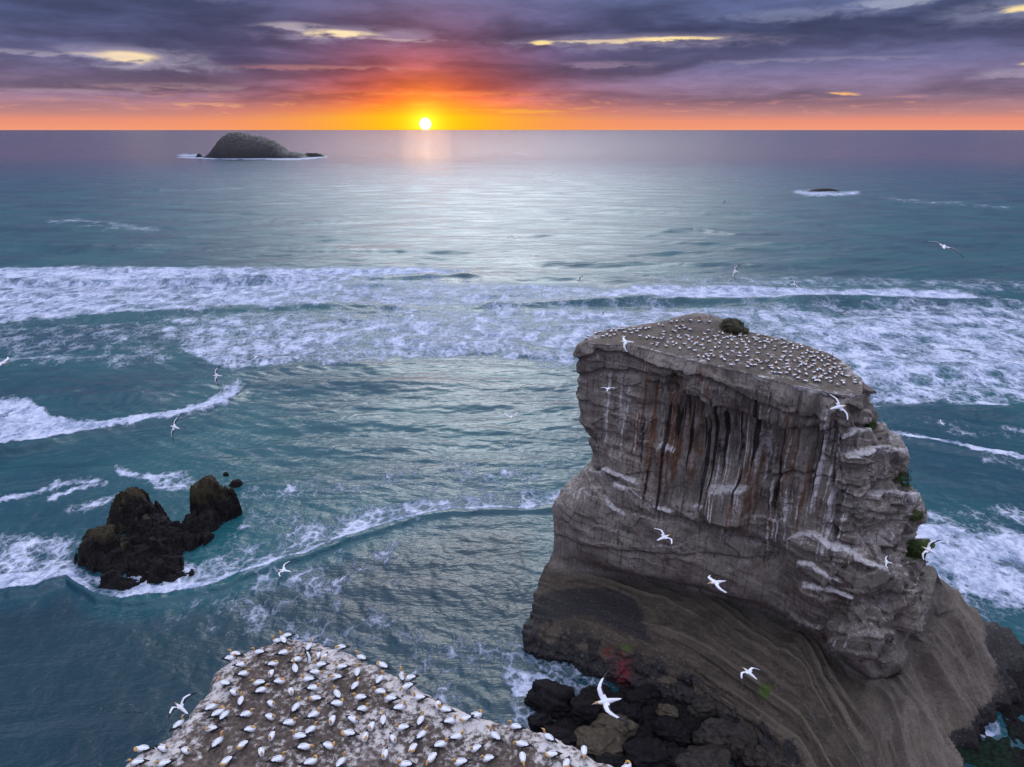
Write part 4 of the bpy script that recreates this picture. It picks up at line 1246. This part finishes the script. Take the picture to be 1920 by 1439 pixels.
s4 = lambda a, b: (1080 + a / 6.857, 590 + b / 6.857)
s5 = lambda a, b: (1340 + a / 6.4, 600 + b / 6.4)
STACK_BIRDS = [s4(*q) for q in [
    (125, 285), (168, 265), (255, 222), (300, 222), (360, 202), (405, 202), (350, 285), (395, 268), (455, 208), (495, 198), (528, 202), (495, 262), (560, 195), (590, 195), (622, 190), (622, 238), (690, 202), (715, 242),
    (742, 198), (805, 190), (832, 190), (895, 185), (940, 175), (820, 285), (935, 288), (990, 305), (1060, 135), (1115, 145), (1225, 100), (1295, 92), (1370, 82), (1475, 82), (1580, 95), (1715, 100), (1290, 162),
    (1395, 182), (1700, 212), (1050, 378), (1120, 262), (1120, 302), (1215, 272), (1220, 318), (1320, 275), (1345, 312), (1420, 272), (1245, 362), (1252, 398), (1288, 380), (1395, 388), (1335, 442), (1455, 442), (1495, 302),
    (1565, 302), (1630, 328), (1690, 302), (1450, 332), (1715, 352), (1545, 372), (1610, 402), (1640, 442), (1780, 292), (1825, 282), (1795, 328), (1855, 352), (1885, 248), (1900, 312), (1835, 422), (1740, 472), (1860, 492),
    (1675, 522), (1770, 542), (1700, 588), (1905, 592)]]
STACK_BIRDS += [s5(*q) for q in [
    (160, 288), (200, 248), (190, 208), (235, 212), (300, 202), (320, 252), (365, 196), (385, 228), (410, 272), (265, 292), (265, 338), (210, 386), (295, 406), (370, 306), (395, 372), (385, 442), (465, 214), (520, 232), (595, 224),
    (630, 242), (735, 244), (480, 302), (535, 348), (515, 408), (500, 480), (600, 322), (545, 272), (640, 282), (720, 322), (710, 357), (795, 292), (830, 284), (890, 279), (915, 284), (820, 346), (850, 332), (835, 392), (910, 392),
    (935, 352), (940, 312), (990, 332), (1030, 306), (985, 352), (830, 442), (910, 442), (785, 492), (870, 497), (955, 497), (865, 542), (735, 522), (670, 562), (630, 498), (545, 517), (485, 547), (405, 527), (270, 497), (195, 552),
    (570, 592), (765, 594), (720, 638), (860, 647), (895, 612), (970, 607), (1015, 632), (955, 677), (1000, 704), (1095, 658), (1090, 742), (1085, 607), (1055, 532), (1030, 552), (1010, 467), (1050, 452), (1050, 412), (1095, 407),
    (1110, 377), (1160, 397), (1150, 452), (1195, 442), (1110, 482), (1100, 507), (1185, 502), (1195, 537), (1130, 577), (1165, 562), (1230, 607), (1260, 597), (1190, 637), (1205, 693), (1215, 738), (1250, 738), (1275, 687),
    (1325, 657), (1340, 712), (1380, 707), (1390, 747), (1475, 788), (1440, 687), (1455, 662), (1535, 742), (1585, 682), (1520, 637), (1500, 602), (1560, 597), (1490, 572), (1380, 632), (1385, 602), (1410, 577), (1440, 537),
    (1355, 542), (1290, 442), (1320, 472), (1360, 492), (1280, 497), (1240, 472), (1680, 732)]]

ORD = ['first', 'second', 'third', 'fourth', 'fifth', 'sixth', 'seventh', 'eighth', 'ninth', 'tenth', 'eleventh', 'twelfth', 'thirteenth', 'fourteenth', 'fifteenth', 'sixteenth', 'seventeenth', 'eighteenth', 'nineteenth', 'twentieth']


def facing(h):
    h = h % 360
    return ('right' if h < 50 or h >= 310 else 'out to sea' if h < 130 else 'left' if h < 230 else 'towards shore')


def rows_of(birds, size):
    """reading order: rows from the sea end, then from the left"""
    order = sorted(range(len(birds)), key=lambda i: birds[i][1])
    out = {}
    nrow = (len(order) + size - 1) // size
    for r in range(nrow):
        row = sorted(order[r * size:(r + 1) * size], key=lambda i: birds[i][0])
        for c, i in enumerate(row):
            out[i] = (r, c, len(row), nrow)
    return out


def sight(o, u, v, zfall):
    """where the sight line meets the rock"""
    from mathutils import Vector
    for k in range(44):
        d = Vector(ray(u, v + k).tolist()).normalized()
        ok, p, nrm, _ = o.ray_cast(Vector((0, 0, CAM_H)), d)
        if ok and abs(nrm.z) > 0.45 and p.z > zfall - 1.2:
            return p
    return Vector(on_z(u, v, zfall).tolist())


def place_bird(data, p, heading, label, group, pitch=0.0, bank=0.0, scale=1.0):
    o = bpy.data.objects.new("gannet", data)
    o.location = p
    o.rotation_euler = (R(bank), R(-pitch), R(heading))
    o.scale = (scale,) * 3
    COL.objects.link(o)
    return tag(o, label, 'gannet', group)


def put_ledge_birds(head):
    word = {'s': 'sitting gannet', 'n': 'raised-neck gannet', 'p': 'preening gannet', 'b': 'gannet bowing its head', 't': 'dozing gannet'}
    idx = rows_of(LEDGE_BIRDS, 10)
    for i, (u, v, h, ps) in enumerate(LEDGE_BIRDS):
        r, c, n, nr = idx[i]
        p = sight(head, u, v + 3.5, HEAD_Z)
        if r == 0:
            where = f'{ORD[c]} from left at the headland tip'
        elif r == nr - 1:
            where = f'{ORD[c]} from left in the nearest row on the headland'
        else:
            where = f'{ORD[c]} from left, {ORD[r]} row from headland tip'
        hh = h + random.uniform(-10, 10)
        place_bird(POSE[ps], p, hh, f'{word[ps]} facing {facing(h)}, {where}', 'gannets nesting on the headland', scale=random.uniform(.95, 1.06))


def put_stack_birds(stack):
    idx = rows_of(STACK_BIRDS, 13)
    word = {'s': 'small gannet', 'n': 'small upright gannet', 't': 'small dozing gannet', 'p': 'small preening gannet'}
    for i, (u, v) in enumerate(STACK_BIRDS):
        r, c, n, nr = idx[i]
        p = sight(stack, u, v + 1.5, TOP_Z)
        ps = random.choice('ssssnntp') if v > 625 else random.choice('nns')
        h = random.choice([180, 200, 160, 0, 20, 340, 90, 70, 270, 210, 190])
        wh = f'{ORD[c]} from left, {ORD[r]} row from stack\'s seaward rim' if r < nr - 1 else f'{ORD[c]} from left along stack\'s front rim'
        place_bird(POSE[ps], p, h + random.uniform(-14, 14), f'{word[ps]} facing {facing(h)}, {wh}', 'gannets nesting on the stack top', scale=random.uniform(1.15, 1.3))


def put_crowd(stack):
    """the rest of the colony, past the three hundred built one by one"""
    V, F, M = [], [], []
    datas = [POSE[k] for k in 'sntp']
    geo = []
    for d in datas:
        co = np.zeros(len(d.vertices) * 3, np.float32)
        d.vertices.foreach_get('co', co)
        geo.append((co.reshape(-1, 3), [tuple(p.vertices) for p in d.polygons], [p.material_index for p in d.polygons]))
    taken = [np.array(b) for b in STACK_BIRDS]
    n = 0
    for _try in range(4000):
        if n >= 90:
            break
        q = np.array([rng.uniform(1110, 1608), rng.uniform(612, 735)])
        if q[1] > pl([(1095, 640), (1190, 650), (1280, 672), (1400, 700), (1500, 725), (1600, 738)], q[0]) - 9:
            continue
        if min(abs(t[0] - q[0]) / 7 + abs(t[1] - q[1]) / 4 for t in taken) < 1.0:
            continue
        from mathutils import Vector
        dr = Vector(ray(*q).tolist()).normalized()
        ok, p, nrm, _ = stack.ray_cast(Vector((0, 0, CAM_H)), dr)
        if not ok or abs(nrm.z) < 0.6 or p.z < TOP_Z - 1.0:
            continue
        taken.append(q)
        co, f, m = geo[rng.choice([0, 0, 1, 1, 2, 3])]
        a = rng.uniform(0, 6.28)
        c, s_ = math.cos(a), math.sin(a)
        k = len(V)
        V += [(p.x + 1.22 * (c * x - s_ * y), p.y + 1.22 * (s_ * x + c * y), p.z + 1.22 * z) for x, y, z in co]
        F += [tuple(i + k for i in t) for t in f]
        M += m
        n += 1

    me = Mesh()
    me.v, me.f, me.m = V, F, M
    o = bpy.data.objects.new("gannet_crowd", me.data("gannet_crowd", BIRD_MATS))
    COL.objects.link(o)
    tag(o, 'scattered rest of the white gannet colony filling the gaps on the stack top', 'gannet colony', kind='stuff')


# u, v, depth, heading, pitch, bank, arm dihedral, hand dihedral, sweep, label
FLYERS = [
    (1568, 768, 32, 22, 0, 34, .05, -.10, .05, 'large white gannet gliding with spread wings before the stack\'s upper corner'),
    (1138, 1324, 22, 195, 0, 4, (.05, .85), (-.25, .35), .22, 'large gannet with one wing raised flying over the dark boulders'),
    (1404, 1268, 36, 122, 0, 6, .12, -.2, .22, 'gannet gliding with spread wings over the green patch of the lower slope'),
    (1344, 1099, 32, 196, 0, 14, (-.25, .25), (-.7, -.2), .22, 'gannet with its near wing lowered below the overhang\'s dark arch'),
    (1243, 1013, 38, 32, 0, 10, .35, .0, .25, 'white gannet with wings back flying before the plain grey left face'),
    (1663, 1056, 72, 160, 0, -30, .1, -.1, .1, 'small white gannet wheeling before the white-crusted right ledges'),
    (1140, 733, 66, 70, 8, -6, .15, .1, .05, 'small white gannet silhouetted against the stack\'s upper left face'),
    (1174, 646, 44, 178, 0, -12, (-.55, .1), (-.9, -.2), .1, 'gannet passing just below the left rim of the stack top'),
    (1131, 592, 95, 215, 0, 30, .5, .35, .2, 'dark gannet above the left end of the stack top'),
    (332, 802, 48, 150, 0, -62, .0, -.12, .08, 'white black-tipped gannet crossing the left breaker\'s foam front'),
    (409, 705, 62, 175, 0, -70, .05, -.1, .15, 'dark gannet banking beside the foam streak of the left breaker'),
    (959, 786, 60, 265, 0, 5, .7, .5, .2, 'white gannet with wings up over silvery water left of the stack'),
    (534, 1074, 46, 170, 0, -10, .35, .15, .25, 'gannet skimming the grey shallows beyond the headland tip'),
    (1766, 470, 33, 60, 0, 18, .1, -.3, .05, 'long-winged gannet gliding over the open sea far right'),
    (1361, 380, 110, 190, 0, 20, .2, -.4, .1, 'tiny dark gannet over open sea near the rock awash'),
    (966, 450, 70, 100, 0, 8, .35, -.45, .05, 'gannet with arched wings above the open sea in the sun\'s glare'),
    (1088, 528, 105, 200, 0, 40, .5, .2, .1, 'tiny dark gannet over the wash, left of two near the central breaker'),
    (1022, 547, 95, 130, 0, -40, .15, -.2, .1, 'small grey gannet banking on the central breaker\'s front'),
    (1380, 511, 80, 140, 0, -60, .2, .1, .2, 'pale gannet banking steeply above the right breaker'),
    (1487, 536, 85, 10, 0, 30, .45, .15, .1, 'dark gannet flapping over the right breaker\'s white crest'),
    (738, 521, 110, 20, 0, 0, .45, -.3, .1, 'tiny dark gannet over the end of the left far breaker'),
    (772, 596, 66, 95, 0, 14, .35, -.5, .05, 'gannet with arched wings above the foam between two breakers'),
    (1584, 590, 110, 180, 0, 50, .5, .2, .1, 'tiny dark gannet flapping right of the boulder, upper of two'),
    (1597, 610, 170, 180, 0, 30, .5, .2, .1, 'tiniest dark gannet right of the boulder, lower of two'),
    (481, 673, 72, 85, 0, -6, .4, -.45, .05, 'gannet with arched wings along the upper edge of the green swell'),
    (1905, 718, 130, 30, 0, 20, .2, -.1, .1, 'tiny dark gannet over foam at the far right'),
    (1744, 1034, 44, 120, 0, -50, .2, .1, .2, 'pale gannet over the foam right of the mossy ledges'),
    (3, 687, 40, 0, 0, 10, .1, -.1, .1, 'gannet entering at the far left over green water'),
    (1766, 796, 100, 175, 0, -15, .3, .1, .1, 'tiny white gannet over teal water right of the stack'),
    (341, 1332, 33.5, 150, 12, -10, (.95, .75), (.25, .5), .1, 'gannet landing with raised wings on the headland\'s left edge'),
    (578, 1254, 35.0, 350, 10, 12, (1.0, .6), (.6, .4), .1, 'gannet flapping raised wings amid squabbling neighbours on the headland')]


def put_flyers():
    for u, v, dep, h, pt, bk, di, do, sw, lab in FLYERS:
        p = at_depth(u, v, dep)
        place_bird(flying_gannet(di, do, sw), p.tolist(), h, lab, 'gannets in flight', pt, bk)


# ------------------------------------------------------------------ rocks in the sea
def heightfield_rock(name, cx, cy, rx, ry, n, fn, mat, attrs=None):
    a = np.linspace(-1, 1, n)
    X, Y = np.meshgrid(cx + rx * a, cy + ry * a)
    Z = fn(X, Y)
    return grid_mesh(name, np.stack([X, Y, Z], -1), mat, attrs=attrs(X, Y, Z) if attrs else None)


def blob_height(blobs):
    W_ = [(on_z(q[0], q[1], 0.0), q[2], q[3], q[4], q[5] if len(q) > 5 else 2.2) for q in blobs]
    def fn(X, Y):
        wx = X + 2.4 * fbm(X / 4.0, Y / 4.0, 0 * X + 1, 5, 0.6)
        wy = Y + 2.4 * fbm(X / 4.0 + 9, Y / 4.0, 0 * X + 5, 5, 0.6)
        Z = np.full(X.shape, -2.5)
        for c, rx, ry, h, ex in W_:
            q = np.sqrt(((wx - c[0]) / rx) ** 2 + ((wy - c[1]) / ry) ** 2)
            Z = np.maximum(Z, (h + 2.5) * (1 - np.minimum(q / 1.15, 1) ** ex) - 2.5)
        k = sst(Z, -2.4, -0.5)
        crag = np.floor((Z + 0.8 * fbm(X / 2, Y / 2, 0 * X + 2, 3)) / 0.9) * 0.9
        Z = 0.55 * Z + 0.45 * crag
        jv, jt = cells(np.stack([X, Y, Z * 0.7], -1), (3.2, 3.2, 2.6), 5)
        return Z + k * (1.1 * jv + 1.6 * jt) + k * (2.3 * (ridged(X / 3.4, Y / 3.4, 0 * X + 4, 6, 0.64) - 0.55) + 0.35 * fbm(X / 0.5, Y / 0.5, 0 * X, 3))
    return fn


def build_rocks():
    c = on_z(270, 1020, 0.0)
    o = heightfield_rock("reef_rock", c[0], c[1], 25, 27, 420, blob_height([
        (255, 1052, 9.5, 7, 3.6), (325, 1018, 8.5, 6, 3.0), (256, 978, 5.6, 5.2, 7.2, 2.6), (198, 1042, 6.2, 5.5, 5.2), (232, 1098, 6.0, 3.2, 2.2), (310, 1078, 6.8, 4, 2.6), (285, 1005, 6, 5, 4.2),
        (392, 966, 3.6, 3.4, 8.4, 6.0), (414, 962, 4.2, 3.2, 5.2, 6.0), (366, 990, 3.6, 4.6, 2.8), (385, 982, 4.5, 4, 4.2)]), M_REEF,
        lambda X, Y, Z: {'top': sst(Z, 3.5, 7.0)})
    tag(o, 'large black jagged reef with two humps standing in the bay\'s surf', 'reef')
    for (u, v, rx, ry, h, nm, lab) in [(444, 912, 2.6, 1.6, 1.5, "low_rock", 'small low black rock just beyond the reef\'s taller hump'),
                                       (424, 893, 1.2, 1.0, .9, "low_rock", 'tiny black rock beside the top of the reef\'s taller hump'),
                                       (1545, 359, 30, 9, 3.4, "low_rock", 'low black rock awash in white foam far out at sea'),
                                       (374, 295, 10, 14, 9, "low_rock", 'small dark rock off the left end of the distant island'),
                                       (587, 294, 44, 22, 10.5, "low_rock", 'long low dark reef off the right end of the distant island')]:
        c = on_z(u, v, 0.0)
        sc = rx / 2.5
        def fn(X, Y, c=c, rx=rx, ry=ry, h=h, sc=sc):
            wx = X + 0.5 * sc * fbm(X / (1.3 * sc), Y / (1.3 * sc), 0 * X + 1, 4)
            q = np.sqrt(((wx - c[0]) / rx) ** 2 + ((Y - c[1]) / ry) ** 2)
            return (h + 1.5) * sst(q, 1.15, 0.3) - 1.5 + h * 0.5 * (ridged(X / (1.6 * sc), Y / (1.6 * sc), 0 * X + u, 4) - .5) * sst(q, 1.1, 0.8)
        o = heightfield_rock(nm, c[0], c[1], rx * 1.3, ry * 1.3, 90, fn, M_REEF, lambda X, Y, Z: {'top': 0 * Z})
        tag(o, lab, 'rock')
    # the island on the horizon
    y0 = CAM_H / math.tan(math.radians(PITCH) + math.atan((296.0 - 719.5) / FPX))
    prof = [(374, 298), (384, 291), (396, 281), (410, 266), (422, 255), (432, 251), (442, 250), (454, 252), (468, 256), (482, 258), (496, 262), (506, 266), (514, 272), (526, 282), (534, 286), (548, 287), (558, 289), (564, 294), (570, 299)]
    pu = np.array([p[0] for p in prof])
    px = on_y(pu, np.full(len(pu), 290.0), y0)[:, 0]
    pz = on_y(pu, np.array([p[1] for p in prof], float), y0)[:, 2]
    cx, rx = (px[0] + px[-1]) / 2, (px[-1] - px[0]) / 2 * 1.06
    xs, ys = np.linspace(cx - rx, cx + rx, 520), np.linspace(y0 - 70, y0 + 150, 260)
    X, Y = np.meshgrid(xs, ys)
    X, Y = X.astype(np.float32), Y.astype(np.float32)
    h = np.interp(X + 7 * fbm(X / 40, Y / 40, 0 * X, 3), px, pz)
    q = (Y - (y0 + 40)) / (45 + 0.9 * np.maximum(h, 0))
    Z = h * np.clip(1 - np.abs(q) ** 2.6, 0, 1) ** 0.8 - 4 * sst(np.abs(q), .9, 1.05)
    gul = ridged(X / 16, Y / 60, 0 * X + 3, 3)
    Z += np.clip(Z / 25, 0, 1) * (7 * (gul - 0.5) + 4.5 * fbm(X / 9, Y / 9, Z / 9, 4)) + 1.2 * fbm(X / 5, Y / 5, 0 * X, 3)
    slope = np.hypot(*np.gradient(Z, ys[1] - ys[0], xs[1] - xs[0]))
    face = win(X, float(np.interp(420, pu, px)), float(np.interp(500, pu, px)), 12) * sst(Z, 12, 22) * (1 - sst(Z, 38, 52))
    at = {'guano': face * 0.45 * sst(fbm(X / 6, Z / 40, 0 * X + 3, 3), -0.05, 0.25), 'moss': 0.50 * sst(Z, 40, 55) * sst(slope, 1.6, .6), 'brown': 1.0 + 0 * Z, 'wet': 0.95 * sst(Z, 22, 9) + 0.60, 'rust': 0 * Z, 'red': 0 * Z, 'band': 0 * Z}
    o = grid_mesh("island", np.stack([X, Y, Z], -1), M_STACK, attrs=at)
    tag(o, 'distant humped dark island with pale streaks below the sun-lit horizon', 'island')


# ------------------------------------------------------------------ shore at the foot of the stack
def build_shore():
    """one low wave-cut shelf of dark rock between the headland and the stack"""
    poly = [tuple(p[:2]) for p in on_z([985, 1060, 1180, 1300, 1420, 1600, 1750, 1890, 1990, 2050, 2100, 1400, 1000, 960], [1345, 1290, 1255, 1290, 1330, 1360, 1320, 1215, 1230, 1330, 1700, 1700, 1560, 1400], 0.0)]
    xs, ys = np.arange(-4, 105, 0.16), np.arange(40, 102, 0.16)
    X, Y = np.meshgrid(xs, ys)
    X, Y = X.astype(np.float32), Y.astype(np.float32)
    sd = poly_sd(X, Y, poly) + 2.2 * fbm(X / 5, Y / 5, 0 * X + 2, 4)
    Z = 1.1 * sst(sd, -1.0, 5.0) - 1.0 + 1.9 * (ridged(X / 3.0, Y / 3.0, 0 * X + 9, 5, 0.6) - 0.45) * sst(sd, -3, 2)
    u, v = chart(np.stack([X, Y, 0 * X], -1))
    Z += 1.1 * win(u, 1720, 1960, 30) * win(v, 1200, 1300, 20)
    Z -= 0.9 * win(u, 1740, 1880, 20) * win(v, 1335, 1385, 12)      # tidal pool
    o = grid_mesh("shore_rock", np.stack([X, Y, Z], -1), M_SHORE, attrs={'top': 0 * X, 'kelp': win(u, 1730, 1900, 25) * win(v, 1370, 1500, 15)})
    tag(o, 'low black wet rock shelf at the foot of the stack', 'shore', kind='structure')


BOULDERS = [  # u, v (middle), width px, height px, kind, label
    (1035, 1316, 84, 62, 'k', 'big black wet boulder at the water\'s edge, nearest the surf'), (1098, 1336, 66, 52, 'k', 'black boulder beside the biggest one at the water\'s edge'),
    (1048, 1384, 70, 34, 'k', 'low black boulder just behind the headland\'s right rim'), (1150, 1362, 74, 46, 'b', 'rounded tan boulder under the large raised-wing gannet'),
    (1122, 1392, 84, 32, 'b', 'long flat tan boulder just above the headland\'s right rim'), (1250, 1332, 34, 24, 'b', 'small pale brown boulder alone among the black rocks'),
    (1325, 1328, 66, 54, 'g', 'squarish grey-brown boulder below the lower slope\'s edge'), (1345, 1388, 84, 66, 'g', 'large grey-brown boulder in the middle of the boulder pile'),
    (1390, 1400, 60, 70, 'g', 'tall brown boulder leaning on the largest one'), (1316, 1432, 96, 50, 'g', 'broad brown boulder at the bottom edge of the boulder pile'),
    (1435, 1428, 78, 44, 'g', 'brown boulder at the bottom, beside the smooth slabs'), (1205, 1306, 60, 34, 'k', 'black boulder at the tip of the lower slope'),
    (1262, 1372, 60, 44, 'k', 'black boulder between the tan and the grey-brown ones'), (1210, 1416, 86, 46, 'k', 'wide black boulder below the long flat tan one'),
    (1270, 1425, 50, 40, 'k', 'black boulder left of the broad brown one'), (1180, 1340, 50, 36, 'k', 'small black boulder above the rounded tan one'),
    (1440, 1352, 66, 40, 'd', 'dark brown boulder tucked against the lower slope'), (1405, 1340, 44, 34, 'd', 'small dark boulder above the tall leaning one'),
    (1490, 1388, 76, 44, 'd', 'dark brown slab-sided boulder against the slope foot'), (1140, 1436, 60, 40, 'k', 'black boulder cut by the bottom edge near the headland'),
    (1560, 1392, 120, 56, 't', 'long layered tan slab at the slope foot, upper of two'), (1580, 1432, 130, 52, 't', 'long layered tan slab at the bottom edge, lower of two'),
    (1288, 1308, 36, 26, 'k', 'small black boulder hard under the slope\'s lower edge'), (1012, 1350, 40, 30, 'k', 'small black boulder in the wash left of the pile')]


def make_boulder(i, w, d, h, mat, flat):
    import bmesh
    bm = bmesh.new()
    bmesh.ops.create_icosphere(bm, subdivisions=5, radius=1.0)
    co = np.array([v.co[:] for v in bm.verts], np.float32)
    s = i * 13.7
    dr = fbm(co[:, 0] * 0.9 + s, co[:, 1] * 0.9, co[:, 2] * 0.9, 3)
    n2 = ridged(co[:, 0] * 1.7 + s, co[:, 1] * 1.7, co[:, 2] * 1.7, 4)
    co = np.sign(co) * np.abs(co) ** (0.78 if flat else 0.88)           # blocky
    co *= (1 + 0.95 * dr + 0.38 * (n2 - 0.5) + 0.06 * fbm(co[:, 0] * 6 + s, co[:, 1] * 6, co[:, 2] * 6, 3))[:, None]
    if flat:
        co[:, 2] += 0.10 * np.tanh(6 * pnoise(co[:, 0] * .6 + s, co[:, 2] * 4.5, co[:, 1] * .6))
    co *= np.array([w, d, h])
    for v, c in zip(bm.verts, co):
        v.co = c
    for f in bm.faces:
        f.smooth = True
    me = bpy.data.meshes.new("boulder")
    bm.to_mesh(me)
    bm.free()
    me.materials.append(mat)
    o = bpy.data.objects.new("boulder", me)
    COL.objects.link(o)
    return o


def build_boulders():
    mats = {'k': boulder_material("boulder_black", (0.005, 0.0045, 0.005, 1), (0.016, 0.013, 0.013, 1)), 'b': boulder_material("boulder_tan", (0.036, 0.028, 0.019, 1), (0.10, 0.078, 0.050, 1)),
            'g': boulder_material("boulder_grey", (0.016, 0.013, 0.011, 1), (0.058, 0.047, 0.037, 1)), 'd': boulder_material("boulder_dark", (0.009, 0.007, 0.006, 1), (0.030, 0.023, 0.017, 1)),
            't': boulder_material("boulder_slab", (0.055, 0.042, 0.028, 1), (0.15, 0.115, 0.075, 1))}
    for i, (u, v, w, h, k, lab) in enumerate(BOULDERS):
        p = on_z(u, v, 1.0)
        dep = p[1] * CP + (CAM_H - 1.0) * SP
        m = dep / FPX
        ww = w * m * 0.5
        o = make_boulder(i, ww, ww * random.uniform(.55, .8) if k != 't' else ww * .5, max(0.9, h * m * 0.5 * 0.95), mats[k], k == 't')
        o.location = (p[0], p[1], 0.7 if k != 't' else 1.6)
        o.rotation_euler = (random.uniform(-.15, .15), random.uniform(-.15, .15), random.uniform(-.5, .5))
        tag(o, lab, 'boulder', 'boulders between the headland and the stack')
    # the domed boulder on the stack
    p = sight(STACK, 1380, 627, TOP_Z)
    mm = boulder_material("boulder_lichen", (0.022, 0.022, 0.012, 1), (0.070, 0.062, 0.035, 1))
    o = make_boulder(77, 2.1, 1.9, 1.75, mm, False)
    o.location = (p.x, p.y + 1.6, p.z + 0.35)
    tag(o, 'dark domed lichen-covered boulder on the rear rim of the stack top', 'boulder')


def build_plants():
    """cushions of salt-tolerant plants on the stack's sheltered right side"""
    for u, v, rw, rh, lab in [(1684, 893, 1.9, 1.7, 'largest mossy green cushion plant on the stack\'s right side'), (1712, 966, 1.5, .7, 'small green cushion plant on the stack\'s sharp right spur'),
                              (1716, 1030, 1.5, 1.6, 'olive green cushion plant below the stack\'s right spur'), (1633, 802, .9, 1.2, 'dark green tuft high on the stack\'s right edge')]:
        from mathutils import Vector
        o = None
        for k in range(30):
            d = Vector(ray(u - k, v).tolist()).normalized()
            ok, p, nrm, _ = STACK.ray_cast(Vector((0, 0, CAM_H)), d)
            if ok:
                break
        if not ok:
            continue
        me = Mesh()
        n = 3200
        dirs = rng.normal(size=(n, 3))
        dirs /= np.linalg.norm(dirs, axis=1, keepdims=True)
        lump = 1 + 1.1 * fbm(dirs[:, 0] * 2.4 + u, dirs[:, 1] * 2.4, dirs[:, 2] * 2.4, 3)
        P = dirs * lump[:, None] * np.array([rw, rw * .8, rh]) * rng.uniform(0.72, 1.0, (n, 1))
        for q, dd in zip(P, dirs):
            s = rng.uniform(.06, .13)
            a = np.cross(dd, rng.normal(size=3)); a /= np.linalg.norm(a)
            b = np.cross(dd + 0.5 * rng.normal(size=3), a)
            k = len(me.v)
            me.v += [tuple(q - a * s), tuple(q + b * s * .5), tuple(q + a * s), tuple(q - b * s * .5)]
            me.f.append((k, k + 1, k + 2, k + 3)); me.m.append(0)
        data = me.data("cushion_plant", [M_LEAF])
        o = bpy.data.objects.new("cushion_plant", data)
        o.location = p
        COL.objects.link(o)
        tag(o, lab, 'plant', 'cushion plants on the stack')


build_rocks()
build_shore()
nest_xy = []
for (u, v, h, ps) in LEDGE_BIRDS:
    q = on_z(u, v + 3.5, HEAD_Z)
    nest_xy.append((q[0], q[1]))
HEAD = build_headland(nest_xy)
bpy.context.view_layer.update()
build_boulders()
build_plants()
put_ledge_birds(HEAD)
put_stack_birds(STACK)
put_crowd(STACK)
put_flyers()
